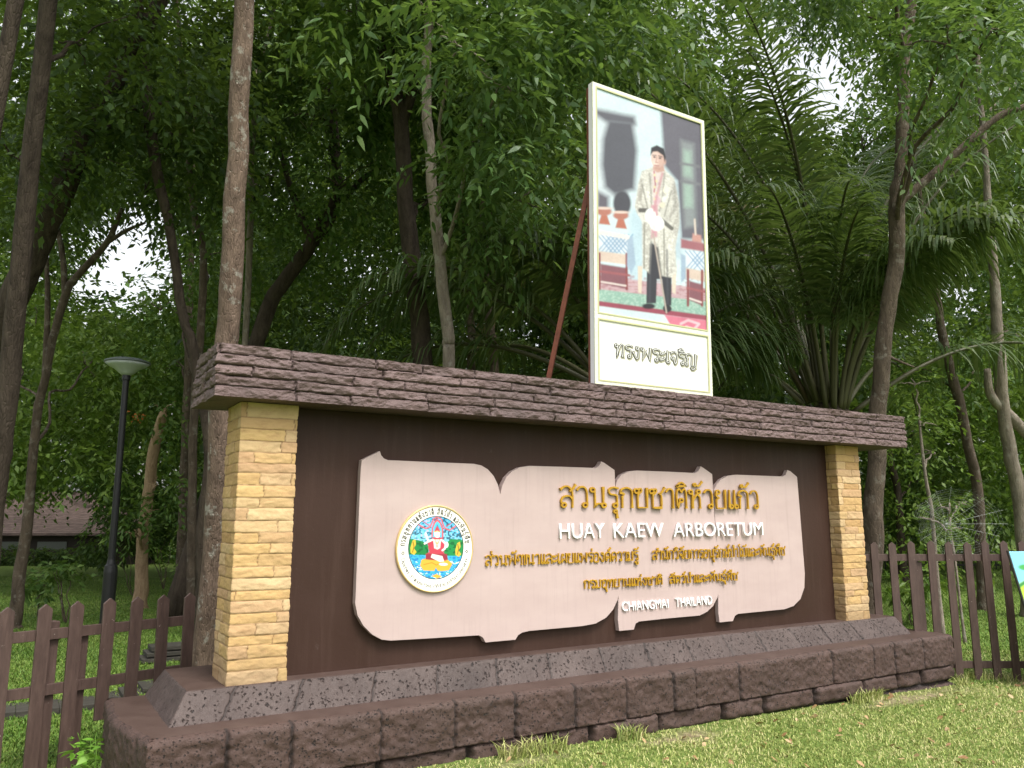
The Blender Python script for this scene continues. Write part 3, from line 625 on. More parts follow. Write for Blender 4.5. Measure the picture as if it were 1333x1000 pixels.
i, j = np.meshgrid(np.arange(nr - 1), np.arange(na), indexing="ij"); j2 = (j + 1) % na
F = np.stack([i * na + j, i * na + j2, (i + 1) * na + j2, (i + 1) * na + j], -1).reshape(-1, 4)
link("crest", npmesh("crest", V, F[na:], True, {"paint": p.c.reshape(-1, 3)}), M_print, board)
mb = MB(); Rm = ra * .785; hh = ra * .105
cl, W = thai("กรมอุทยานแห่งชาติ สัตว์ป่า และพันธุ์พืช")
a0, a1 = math.radians(176), math.radians(6)
for cx, adv, st in cl:
    if not st: mb.build("crest_lettering", M_ink, board); mb = MB(); continue
    a = a0 + (a1 - a0) * (cx + adv / 2) / W; er_ = np.array([math.cos(a), math.sin(a)]); etn = np.array([math.sin(a), -math.cos(a)])
    for P_, c in st:
        Q = np.array([ex, ez]) + etn * ((P_[:, 0] - adv / 2) * hh * .8)[:, None] + er_ * (Rm + P_[:, 1] * hh)[:, None]
        ribbon(mb, Q, c, ra * .018, lambda pp, d: np.stack([pp[:, 0], np.full(len(pp), d), pp[:, 1]], 1), YL - .0165, YL - .0175 - .0001 * (len(mb.F) % 5))
mb.build("crest_lettering", M_ink, board)
for a in (math.radians(186), math.radians(-6)):
    mb = MB()
    c0 = np.array([ex + (Rm + hh * .4) * math.cos(a), ez + (Rm + hh * .4) * math.sin(a)]); r = ra * .035
    ribbon(mb, c0 + np.array([(0, r), (r, 0), (0, -r), (-r, 0), (0, r)]), True, ra * .018, lambda pp, d: np.stack([pp[:, 0], np.full(len(pp), d), pp[:, 1]], 1), YL - .0165, YL - .0178)
    mb.build("crest_diamond", M_ink, board)
word = "Department of National Parks, Wildlife and Plant Conservation"
vs, fs, off = [], [], 0
tot = len(word); b0, b1 = math.radians(196), math.radians(344)
for k_, ch in enumerate(word):
    if ch == " ": continue
    me = latin_mesh(ch, .004); v = np.zeros(len(me.vertices) * 3, np.float32); me.vertices.foreach_get("co", v); v = v.reshape(-1, 3).astype(float)
    a = b0 + (b1 - b0) * (k_ + .5) / tot; er_ = np.array([math.cos(a), math.sin(a)]); etn = np.array([-math.sin(a), math.cos(a)])
    v[:, 0] -= v[:, 0].mean(); s_ = ra * .135
    W2 = np.array([ex, ez]) + etn * (v[:, 0] * s_)[:, None] + er_ * -((v[:, 1]) * s_ - ra * .895)[:, None]
    vs.append(np.stack([W2[:, 0], YL - .0172 - v[:, 2] * .1, W2[:, 1]], 1))
    for pl in me.polygons: fs.append(np.array(pl.vertices) + off)
    off += len(v); bpy.data.meshes.remove(me)
link("crest_lettering", npmesh("crest_lettering", np.concatenate(vs), fs), M_ink, board)
settle(board)

# ------------------------------------------------------------------ portrait board on the roof beam
portrait = thing("portrait_board", "tall framed portrait board of a standing robed figure, on top of the stone beam", "picture board", (3.8, -.05, 2.775))
YP0, YP1 = -.075, -.115
def hom(src, dst):
    A = []; b = []
    for (x, y), (u, v) in zip(src, dst): A += [[x, y, 1, 0, 0, 0, -u * x, -u * y], [0, 0, 0, x, y, 1, -v * x, -v * y]]; b += [u, v]
    return np.append(np.linalg.solve(np.array(A, float), np.array(b, float)), 1).reshape(3, 3)
pc = [at_y(773, 498, YP0), at_y(927, 514, YP0), at_y(915, 156, YP1), at_y(771, 109, YP1)]
PX0, PX1 = (pc[0][0] + pc[3][0]) / 2, (pc[1][0] + pc[2][0]) / 2; PZ0, PZ1 = 2.785, (pc[2][2] + pc[3][2]) / 2
PW, PH = PX1 - PX0, PZ1 - PZ0
Hm = hom([(0, 0), (1, 0), (1, 1), (0, 1)], [(773, 498), (927, 514), (915, 156), (771, 109)])
def puv(u, v, d=0): return np.stack([PX0 + u * PW, YP0 + (YP1 - YP0) * v - d, PZ0 + v * PH], -1)
bm = MB(); bm.prism(np.array([(0, 0), (1, 0), (1, 1), (0, 1)]), lambda q: puv(q[:, 0], q[:, 1], -.055), lambda q: puv(q[:, 0], q[:, 1], 0)); bm.build("backing_board", M_sidew, portrait)
bm = MB(); bm.prism(np.array([(.012, .004), (.988, .004), (.988, .996), (.012, .996)]), lambda q: puv(q[:, 0], q[:, 1], -.11), lambda q: puv(q[:, 0], q[:, 1], -.056)); bm.build("steel_frame", M_rust, portrait)
def bar(mb, u0, v0, u1, v1, d0, d1): mb.prism(np.array([(u0, v0), (u1, v0), (u1, v1), (u0, v1)]), lambda q: puv(q[:, 0], q[:, 1], d0), lambda q: puv(q[:, 0], q[:, 1], d1))
fu, fv = .035, .017; VM = .218
fr = MB()
for a in ((0, 0, 1, fv), (0, 1 - fv, 1, 1), (0, fv, fu, 1 - fv), (1 - fu, fv, 1, 1 - fv), (fu, VM - .012, 1 - fu, VM + .012)): bar(fr, *a, .001, .012)
fr.build("frame", M_cream, portrait)
M_olive = mat("olive_gold_line", (.42, .42, .22), .5)
fi = MB(); e = .006
for (u0, v0, u1, v1) in ((fu, fv, 1 - fu, VM - .012), (fu, VM + .012, 1 - fu, 1 - fv)):
    ku, kv = .009, .0047
    for a in ((u0 - ku, v0 - kv, u1 + ku, v0), (u0 - ku, v1, u1 + ku, v1 + kv), (u0 - ku, v0, u0, v1), (u1, v0, u1 + ku, v1)): bar(fi, *a, .0125, .016)
fi.build("frame_bead", M_olive, portrait)
bm = MB(); bar(bm, fu, fv, 1 - fu, VM - .012, .001, .004); bm.build("caption_panel", mat("white_caption_panel", (.72, .72, .66), .4), portrait)
nu, nv = 230, 420
U, Vv = np.meshgrid(np.linspace(fu, 1 - fu, nu), np.linspace(VM + .012, 1 - fv, nv), indexing="xy")
w_ = Hm[2, 0] * U + Hm[2, 1] * Vv + 1
QX = ((Hm[0, 0] * U + Hm[0, 1] * Vv + Hm[0, 2]) / w_ - 720) / .24; QY = ((Hm[1, 0] * U + Hm[1, 1] * Vv + Hm[1, 2]) / w_ - 80) / .24   # coordinates of a 1000-pixel enlargement
p = Paint(QX, QY, "cfe6ec")
p.poly([(200, 255), (470, 300), (460, 330), (440, 560), (455, 690), (330, 740), (200, 760), (200, 300)], "ccd9e0", 60)
p.poly([(225, 262), (440, 300), (450, 345), (280, 330), (225, 290)], "55565f", 30); p.poly([(270, 420), (300, 320), (430, 330), (455, 480), (440, 690), (330, 720), (280, 680), (262, 560)], "4e5059", 34)
p.poly([(240, 700), (300, 730), (300, 800), (235, 790)], "5f5a64", 30); p.ell(372, 765, 48, 70, "3f4048", 14)
p.poly([(580, 262), (850, 330), (870, 960), (690, 950), (668, 640), (600, 560)], "62606b", 24); p.poly([(690, 420), (760, 440), (775, 880), (710, 890)], "8a9294", 30)
p.poly([(705, 470), (745, 480), (750, 620), (705, 610)], "9bb5a8", 26); p.poly([(705, 650), (750, 660), (755, 780), (708, 780)], "9bb5a8", 26)
p.line([(690, 545), (790, 560)], 14, "75777c", 12); p.line([(690, 640), (790, 655)], 14, "75777c", 12)
p.poly([(415, 820), (490, 720), (490, 1200), (400, 1190)], "bcd6e2", 30); p.poly([(620, 640), (668, 640), (690, 950), (700, 1060), (640, 1060)], "b9cfdb", 24)
# floor and carpet
p.poly([(225, 1150), (850, 1220), (860, 1400), (225, 1320)], "c9a8ae", 10); p.mask(np.clip((vnoise(QX / 16, QY / 7, 5) - .55) * 6, 0, 1) * (QY > 1150) * 1., "a4666e", .5)
p.poly([(225, 1225), (850, 1290), (860, 1370), (225, 1290)], "8fb8a8", 6); p.mask((vnoise(QX / 9, QY / 6, 8) > .6) * ((QY - 1225 - (QX - 225) * .104) > 0) * ((QY - 1290 - (QX - 225) * .125) < 0) * 1., "b9d4c4", .6)
p.poly([(225, 1288), (850, 1366), (860, 1395), (225, 1315)], "9a3e52", 5); p.poly([(225, 1315), (850, 1394), (860, 1560), (225, 1470)], "cfe2e8", 5)
p.poly([(600, 1362), (850, 1392), (860, 1480), (640, 1430)], "d8738c", 8); p.line([(690, 1410), (730, 1390), (790, 1410), (760, 1440), (720, 1425)], 13, "efc4cc", 6)
# tables with vessels
for tx, dxx in ((235, 175), (715, 105)):
    t0 = 925 if tx < 400 else 1010
    p.poly([(tx, t0), (tx + dxx, t0 + 20), (tx + dxx, t0 + 110), (tx, t0 + 90)], "dfe6ee", 5)
    for k_ in range(-6, 12):
        p.line([(tx + k_ * 22, t0 + 5), (tx + k_ * 22 + 85, t0 + 105)], 7, "6f9cc0", 5, .8 * 1.) if 0 <= k_ * 22 and k_ * 22 + 60 < dxx else None
        p.line([(tx + k_ * 22 + 85, t0 + 5), (tx + k_ * 22, t0 + 105)], 7, "6f9cc0", 5, .8) if 0 <= k_ * 22 and k_ * 22 + 60 < dxx else None
    p.poly([(tx, t0 + 95), (tx + dxx, t0 + 115), (tx + dxx, t0 + 170), (tx, t0 + 150)], "d9c4b4", 6)
    p.poly([(tx + 20, t0 + 165), (tx + dxx - 15, t0 + 185), (tx + dxx - 15, t0 + 300), (tx + 20, t0 + 270)], "86505a", 10)
    for lx in (tx + 14, tx + dxx - 14): p.line([(lx, t0 + 110), (lx, t0 + 300)], 13, "8a3a3a", 6)
    p.line([(tx + 10, t0 + 205), (tx + dxx, t0 + 225)], 12, "a2565a", 6); p.line([(tx + 25, t0 + 262), (tx + dxx - 20, t0 + 282)], 9, "eadbd4", 5)
p.poly([(400, 950), (430, 940), (445, 1090), (420, 1140), (398, 1100)], "9fb6cc", 10); p.poly([(690, 1030), (716, 1040), (718, 1160), (690, 1190)], "9fb6cc", 10)
for vx, vy in ((275, 810), (365, 830)): p.ell(vx, vy, 42, 22, "b4705c", 8); p.ell(vx, vy - 18, 46, 7, "e3c9bc", 5); p.poly([(vx - 16, vy + 18), (vx + 16, vy + 18), (vx + 34, vy + 72), (vx - 30, vy + 66)], "b8694e", 8)
p.line([(250, 920), (400, 945)], 22, "efe4dc", 8); p.poly([(755, 920), (800, 930), (805, 975), (750, 965)], "c99488", 10); p.poly([(690, 950), (830, 975), (830, 1020), (690, 1000)], "a4626a", 10)
p.line([(765, 845), (770, 925)], 10, "d8c9bc", 6)
for lx in (470, 655): p.poly([(lx - 14, 1100), (lx + 12, 1100), (lx + 6, 1250), (lx - 12, 1240)], "e0d0bc", 6)
# figure
p.poly([(520, 975), (648, 980), (640, 1150), (638, 1310), (600, 1318), (588, 1170), (560, 1170), (555, 1300), (502, 1300), (505, 1120)], "2b2c33", 5)
p.ell(515, 1316, 36, 15, "1d1d22", 6); p.ell(616, 1328, 24, 20, "1d1d22", 6)
p.poly([(480, 590), (540, 565), (600, 580), (655, 630), (680, 760), (682, 870), (660, 1000), (668, 1130), (640, 1160), (585, 1150), (566, 1000), (530, 970), (520, 1138), (482, 1110), (480, 860), (450, 810), (440, 780), (462, 650)], "d6d4ca", 9)
JK = [(480, 590), (540, 565), (600, 580), (655, 630), (680, 760), (682, 870), (660, 1000), (668, 1130), (640, 1160), (585, 1150), (566, 1000), (530, 970), (520, 1138), (482, 1110), (480, 860), (450, 810), (440, 780), (462, 650)]
jm = np.clip(.5 - sdf(JK, QX, QY) / 9, 0, 1)
p.mask(jm * np.clip((fbm(QX / 26 + QY / 90, QY / 70, 29) - .42) * 4, 0, 1), "a09c92", .5); p.mask(jm * (vnoise(QX / 6, QY / 6, 31) > .66), "99958a", .35); p.mask(jm * (vnoise(QX / 7, QY / 7, 37) > .66), "f1efe6", .7)
p.mask(jm * np.clip((QX - 630 + (QY - 600) * -.03) / 60, 0, 1), "7e7c76", .45); p.line([(478, 640), (470, 740), (492, 800)], 14, "8a867b", 16, .6); p.line([(655, 660), (660, 780), (625, 850)], 16, "85827a", 18, .6)
p.line([(520, 600), (528, 700), (532, 800)], 9, "8b887d", 8, .7); p.line([(600, 600), (592, 720), (575, 800)], 9, "8b887d", 8, .7); p.line([(566, 1000), (585, 1150)], 10, "77756c", 8, .7); p.line([(530, 970), (520, 1138)], 10, "77756c", 8, .7)
p.line([(492, 870), (490, 1110)], 7, "8f8d80", 5); p.line([(598, 900), (600, 1145)], 7, "8f8d80", 5); p.line([(480, 660), (510, 790)], 8, "7c7a70", 6, .7); p.line([(640, 690), (600, 830)], 8, "86847a", 6, .7)
p.poly([(535, 585), (580, 585), (588, 620), (562, 660), (545, 780), (533, 660)], "dccfca", 8); p.line([(545, 590), (552, 660), (545, 700)], 8, "b8707a", 5); p.ell(560, 745, 20, 26, "d9b7c0", 8); p.ell(600, 740, 14, 18, "dfe0dc", 6)
p.poly([(530, 770), (565, 770), (562, 940), (530, 950)], "cf9aa4", 10)
p.line([(470, 800), (515, 800)], 24, "58564f", 6); p.line([(585, 850), (640, 895)], 22, "66645c", 6)
p.ell(525, 830, 30, 42, "eef0ee", 6); p.ell(560, 870, 40, 40, "f4f5f3", 6); p.line([(520, 850), (545, 900)], 16, "e2e5e4", 6); p.line([(540, 925), (612, 1350)], 8, "b9aca0", 4)
p.poly([(541, 545), (595, 548), (602, 588), (562, 597), (538, 580)], "c99f90", 8); p.ell(565, 520, 37, 52, "e0c2b4", 7); p.ell(602, 538, 7, 14, "cfa696", 5)
p.ell(585, 535, 20, 42, "bf9484", 18, .55); p.ell(552, 545, 14, 12, "eed5c8", 14, .7); p.poly([(545, 566), (585, 568), (575, 580), (552, 578)], "b98c7c", 8, .6)
p.poly([(525, 506), (529, 464), (560, 450), (598, 468), (609, 512), (603, 540), (594, 505), (564, 484), (540, 486)], "171518", 7)
p.line([(537, 504), (556, 505)], 4, "2e2422", 4); p.line([(569, 507), (588, 512)], 4, "2e2422", 4); p.ell(547, 514, 7, 4, "33282a", 4); p.ell(577, 519, 7, 4, "33282a", 4)
p.line([(560, 512), (555, 538)], 4, "b58a7b", 6); p.line([(552, 542), (566, 543)], 4, "9c6d60", 4); p.line([(548, 558), (572, 561)], 5, "a0605a", 5); p.line([(552, 566), (568, 568)], 3, "b98878", 5)
for q_ in ((505, 815), (516, 808), (528, 806), (540, 812)): p.line([q_, (q_[0] + 6, q_[1] + 44)], 3, "c9cbc8", 4, .8)
for q_ in ((545, 850), (556, 842), (568, 842), (580, 850)): p.line([q_, (q_[0] + 2, q_[1] + 44)], 3, "c9cbc8", 4, .8)
for k_ in range(5): p.ell(548 + k_ % 2 * 10, 610 + k_ * 32, 6, 7, "e6d9a8", 4)
p.line([(590, 600), (560, 720), (545, 800)], 14, "c98f98", 8, .8); p.ell(610, 690, 16, 18, "efe9d4", 6); p.ell(590, 770, 14, 15, "e8dfc6", 6)
p.line([(525, 985), (520, 1290)], 10, "45464e", 10, .7); p.line([(615, 1010), (618, 1300)], 10, "45464e", 10, .7)
p.c = p.c * (.66 + .1 * (vnoise(QX / 5, QY / 5, 51) - .5) + .12 * (fbm(QX / 60, QY / 60, 52) - .47))[..., None]; p.c = p.c * .93 + p.c.mean(-1, keepdims=True) * .07
for _ in range(2):                                             # soften like a photographic print
    c_ = np.pad(p.c, ((1, 1), (1, 1), (0, 0)), 'edge'); p.c = (c_[:-2, 1:-1] + c_[2:, 1:-1] + c_[1:-1, :-2] + c_[1:-1, 2:] + 2 * c_[1:-1, 1:-1]) / 6
V = puv(U, Vv, .004).reshape(-1, 3); i, j = np.meshgrid(np.arange(nv - 1), np.arange(nu - 1), indexing="ij")
F = np.stack([i * nu + j, i * nu + j + 1, (i + 1) * nu + j + 1, (i + 1) * nu + j], -1).reshape(-1, 4)
link("picture", npmesh("picture", V, F, True, {"paint": p.c.reshape(-1, 3)}), M_print, portrait)
# caption: outlined brush lettering
def t2(u, v): return PX0 + u * PW, PZ0 + v * PH
xa, za = t2(.15, .098); xb, zt = t2(.86, .137)
thai_line("caption_lettering", "ทรงพระเจริญ", xa + .008, xb + .008, za - .008, zt - za, YP0 - .008, .0015, .03, mat("olive_letter_shadow", (.3, .29, .2), .5), portrait, slant=.12)
thai_line("caption_lettering", "ทรงพระเจริญ", xa, xb, za, zt - za, YP0 - .0105, .002, .021, M_ink, portrait, slant=.12)
thai_line("caption_lettering", "ทรงพระเจริญ", xa, xb, za, zt - za, YP0 - .0135, .002, .0045, mat("pale_letter_core", (.72, .72, .68), .5), portrait, slant=.12)
br = MB(); A = puv(np.array([.03]), np.array([.66]), -.12)[0]; Bq = at_y(710, 492, .56); Bq[2] = 2.775
br.tube([A, Bq], [.032, .032], 4); br.build("brace", M_rust, portrait)
br = MB(); A2 = puv(np.array([.97]), np.array([.66]), -.12)[0]; br.tube([A2, Bq + np.array([A2[0] - A[0], 0, 0])], [.032, .032], 4); br.build("brace", M_rust, portrait)
settle(portrait)

# ------------------------------------------------------------------ ground
gx = np.concatenate([np.linspace(-90, -8, 40), np.linspace(-7.7, 16, 160), np.linspace(16.5, 120, 50)]); gy = np.concatenate([np.linspace(-40, -7, 20), np.linspace(-6.8, 14, 150), np.linspace(14.5, 130, 60)])
GX, GY = np.meshgrid(gx, gy, indexing="xy"); GZ = ground_z(GX, GY) + .03 * (fbm(GX * 1.3, GY * 1.3, 3) - .47)
i, j = np.meshgrid(np.arange(len(gy) - 1), np.arange(len(gx) - 1), indexing="ij"); n = len(gx)
F = np.stack([i * n + j, i * n + j + 1, (i + 1) * n + j + 1, (i + 1) * n + j], -1).reshape(-1, 4)
tag(link("ground", npmesh("ground", np.stack([GX, GY, GZ], -1).reshape(-1, 3), F, True, {"bare": np.clip((.235 + .5 * fbm(GX * 1.1, GY * 2.2, 77) + .2 * np.exp(-((GY + .6) / .22) ** 2) - .06 - .57) * 9, 0, 1).ravel()}), M_ground), kind="structure")
def gz(x, y): return ground_z(x, y) + .03 * (fbm(np.asarray(x) * 1.3, np.asarray(y) * 1.3, 3) - .47)
def blades(name, x, y, hmin, hmax, w, label, m=M_blade):
    n = len(x); r = np.random.default_rng(n); z = gz(x, y); h = r.uniform(hmin, hmax, n); a = r.uniform(0, 2 * PI, n); ln = r.uniform(.2, 1.1, n) * h
    ca, sa = np.cos(a), np.sin(a); b = a + r.uniform(-.8, .8, n) + PI / 2; wx, wy = np.cos(b) * w * r.uniform(.6, 1.3, n), np.sin(b) * w
    base = np.stack([x, y, z - .005], 1); side = np.stack([wx, wy, 0 * wx], 1) / 2
    mid = base + np.stack([ca * ln * .35, sa * ln * .35, h * .6], 1); tip = base + np.stack([ca * ln, sa * ln, h * r.uniform(.7, 1, n)], 1)
    V = np.stack([base - side, base + side, mid + side * .8, tip, mid - side * .8], 1).reshape(-1, 3); k = np.arange(n)[:, None] * 5
    return tag(link(name, npmesh(name, V, [k + np.array([[0, 1, 2, 4]]), k + np.array([[4, 2, 3]])]), m), label, "grass", kind="stuff")
def in_base(x, y): return (x > -.66) & (x < 7.86) & (y > -.42) & (y < 1.0)
r = np.random.default_rng(11); fp_t = r.uniform(-.2, 4.8, 2600); FX0 = at_d(1136, 705, 9.45)
n = 340000; D = 3.2 + 8.5 * r.random(n) ** .8; l = (r.uniform(-40, 1420, n) - 666.5) / FPX * D
x = CAMP[0] + FW[0] / math.cos(PITCH) * D + RT[0] * l; y = CAMP[1] + FW[1] / math.cos(PITCH) * D + RT[1] * l
bare = .235 + .5 * fbm(x * 1.1, y * 2.2, 77) + .2 * np.exp(-((y + .6) / .22) ** 2) - .06
t = r.uniform(-.5, 7.9, 5200); tx, ty = [np.concatenate(q) for q in (((t), fp_t * RT[0] + FX0[0] + r.normal(0, .05, 2600)), (-.44 - np.abs(r.normal(0, .05, 5200)), fp_t * RT[1] + FX0[1] + r.normal(0, .07, 2600)))]
kk = vnoise(tx * 2.3, ty * 2.3, 6) > .52
blades("edge_grass", tx[kk], ty[kk], .04, .15, .008, "taller grass tufts along the foot of the plinth and the right fence")
s = ~in_base(x, y) & (y < 4) & (y < .2 + (x > 7.9) * 9 + (x < -.6) * 1.9) & (bare < .58 + .16 * r.random(n) ** 2) & (r.random(n) < .45 + .9 * fbm(x * 2.3, y * 2.3, 41))
blades("lawn_grass", x[s], y[s], .008, .038, .0075, "short green lawn grass in front of the plinth and by the fences")
n = 260000; D = 6.3 + 26 * r.random(n) ** 1.7; l = (np.where(r.random(n) < .55, r.uniform(-60, 330, n), r.uniform(1090, 1400, n)) - 666.5) / FPX * D
x = CAMP[0] + FW[0] / math.cos(PITCH) * D + RT[0] * l; y = CAMP[1] + FW[1] / math.cos(PITCH) * D + RT[1] * l
s = ~in_base(x, y) & (y > .9 - (x > 8) * 1.5)
blades("park_grass", x[s], y[s], .015, .055, .011, "mown park grass under the trees behind the fences", M_blade2)

# ------------------------------------------------------------------ fences
def picket_fence(label, start, direc, offs, z_base, z_top, pw, rails, posts, zvar=.01, seed=1, bots=None):
    d = np.array([direc[0], direc[1], 0.]); d /= np.linalg.norm(d); nrm = np.array([d[1], -d[0], 0.])       # nrm points to the viewer's side
    s0 = np.array([start[0], start[1], 0.]); rg = np.random.default_rng(seed)
    root = thing("picket_fence", label, "fence", (start[0], start[1], z_base))
    def blk(mb, a0, a1, n0, n1, z0, z1, peak=0, lean=0):
        P = [(a0, z0), (a1, z0), (a1 + lean, z1 - peak), ((a0 + a1) / 2 + lean, z1), (a0 + lean, z1 - peak)] if peak else [(a0, z0), (a1, z0), (a1, z1), (a0, z1)]
        f = lambda nn: (lambda q: s0 + d * q[:, :1] + nrm * nn + np.array([0, 0, 1.]) * q[:, 1:2])
        mb.prism(np.array(P), f(n0), f(n1))
    for qi, o in enumerate(offs):
        mb = MB(); blk(mb, o - pw / 2, o + pw / 2, .02, .042, (bots[qi] if bots else z_base) + rg.uniform(0, zvar * 3), z_top + rg.uniform(-zvar, zvar), pw * .42, rg.uniform(-.012, .012)); mb.build("picket", M_picket, root, bevel=.003)
    for z in rails:
        mb = MB(); blk(mb, min(offs) - .1, max(offs) + .05, -.015, .019, z - .04, z + .04); mb.build("rail", M_picket, root, bevel=.003)
    for o, hh in posts:
        mb = MB(); blk(mb, o - .05, o + .05, -.11, -.016, z_base - .1, hh); mb.build("post", M_picket, root, bevel=.004)
    settle(root); return root
fa, fb = at_y(9, 788, 1.45), at_y(245, 770, 1.9); fu_ = unit2 = (fb - fa)[:2] / np.linalg.norm((fb - fa)[:2])
def on_fence(px_):                                             # offset along the fence line
    d = ray(px_, 785); M_ = np.array([[fu_[0], -d[0]], [fu_[1], -d[1]]]); return float(np.linalg.solve(M_, CAMP[:2] - fa[:2])[0])
lo_ = [on_fence(q) for q in (-40, 9, 57, 99, 140, 176, 212, 245)]
picket_fence("low brown picket fence left of the sign with peaked boards", (fa[0], fa[1]), (fu_[0], fu_[1]), lo_, -.36, .95, .1, (.30, .71), [(on_fence(73), .8), (on_fence(112), .72)], seed=3, bots=[-.34, -.34, -.34, -.34, .0, .02, .2, .2])
fp = at_d(1136, 705, 9.45); fd = RT
picket_fence("tall brown picket fence right of the sign running out to the lawn", (fp[0], fp[1]), (fd[0], fd[1]), [.219 * k for k in range(-1, 22)], -.29, 1.32, .088, (-.11, .52, 1.12) if False else (-.08, 1.13), [(.52, 1.08), (2.7, 1.08), (4.5, 1.08)], seed=5)

# ------------------------------------------------------------------ foliage
def unit(v): return v / (np.linalg.norm(v, axis=-1, keepdims=True) + 1e-9)
def sprays(C, Dr, Ln, Kn, ll, lw, rg, droop=.35, six=False, sf=1.):
    """twigs with alternate leaflets; returns V (n,4|6,3)"""
    n = len(C); t = np.linspace(.12, 1, Kn)[None, :, None]; Ln = Ln * rg.uniform(.7, 1.3, (n, 1, 1))
    pos = C[:, None] + Dr[:, None] * Ln * t + np.array([0, 0, -1.]) * droop * Ln * t * t + rg.normal(0, ll * .12, (n, Kn, 3))
    sd = unit(np.cross(Dr, np.array([0, 0, 1.])) + 1e-3)[:, None]; sg = np.where(np.arange(Kn) % 2, 1., -1.)[None, :, None]
    ld = unit(Dr[:, None] * .55 + sd * sg * .8 + np.array([0, 0, -.35]) + rg.normal(0, .3, (n, Kn, 3)))
    nm = unit(np.array([0, 0, 1.]) + rg.normal(0, .45, (n, Kn, 3)) + rg.normal(0, .25, (n, 1, 3))); wd = unit(np.cross(ld, nm))
    s = rg.uniform(.7, 1.2, (n, Kn, 1)) * sf; L_ = ll * s; W_ = lw * s
    dn = np.array([0, 0, -1.]) * L_
    if six: q = [pos, pos + ld * L_ * .3 + wd * W_ * .5, pos + ld * L_ * .65 + wd * W_ * .38 + dn * .06, pos + ld * L_ + dn * .2, pos + ld * L_ * .65 - wd * W_ * .38 + dn * .06, pos + ld * L_ * .3 - wd * W_ * .5]
    else: q = [pos, pos + ld * L_ * .42 + wd * W_ * .5 + dn * .02, pos + ld * L_ + dn * .15, pos + ld * L_ * .42 - wd * W_ * .5 + dn * .02]
    return np.stack(q, 2).reshape(-1, len(q), 3)
def blob_sprays(blobs, rg, ll, lw, dens, Kn=9, Ln=.55, six=False, droop=.35, sub=14):
    """blobs: (centre, radius xyz); dens: sprays per cubic-ish metre of surface"""
    out = []
    for c, rad in blobs:
        rad = np.broadcast_to(np.asarray(rad, float), (3,)); n = max(6, int(dens * (rad[0] * rad[1] + rad[0] * rad[2] + rad[1] * rad[2])))
        ns = max(3, int(sub * rad.mean())); u = unit(rg.normal(size=(ns, 3))); sc_ = c + u * rad * (rg.random((ns, 1)) ** .45) * .9
        k = rg.integers(0, ns, n); P = sc_[k] + rg.normal(0, .2, (n, 3)) * rad.mean() ** .5 * np.array([1, 1, .7])
        Dr = unit((P - c) / rad * .8 + rg.normal(0, .7, (n, 3)) + np.array([0, 0, -.1])); out.append(sprays(P, Dr, Ln, Kn, ll, lw, rg, droop, six))
    return np.concatenate(out)
def leaf_obj(name, Q, m, parent=None):
    n, k, _ = Q.shape; return link(name, npmesh(name, Q.reshape(-1, 3), np.arange(n * k).reshape(n, k)), m, parent)
def limb(mb, a, b, r0, r1, rg, wig=.12, k=7, n=6):
    t = np.linspace(0, 1, k)[:, None]; L_ = np.linalg.norm(b - a); P = a + (b - a) * t + rg.normal(0, wig * L_ * .25, (k, 3)) * np.sin(t * PI); P[:, 2] += .08 * L_ * np.sin(t[:, 0] * PI)
    P = smoothpts(P, 3); mb.tube(P, np.linspace(r0, r1, len(P)), n)
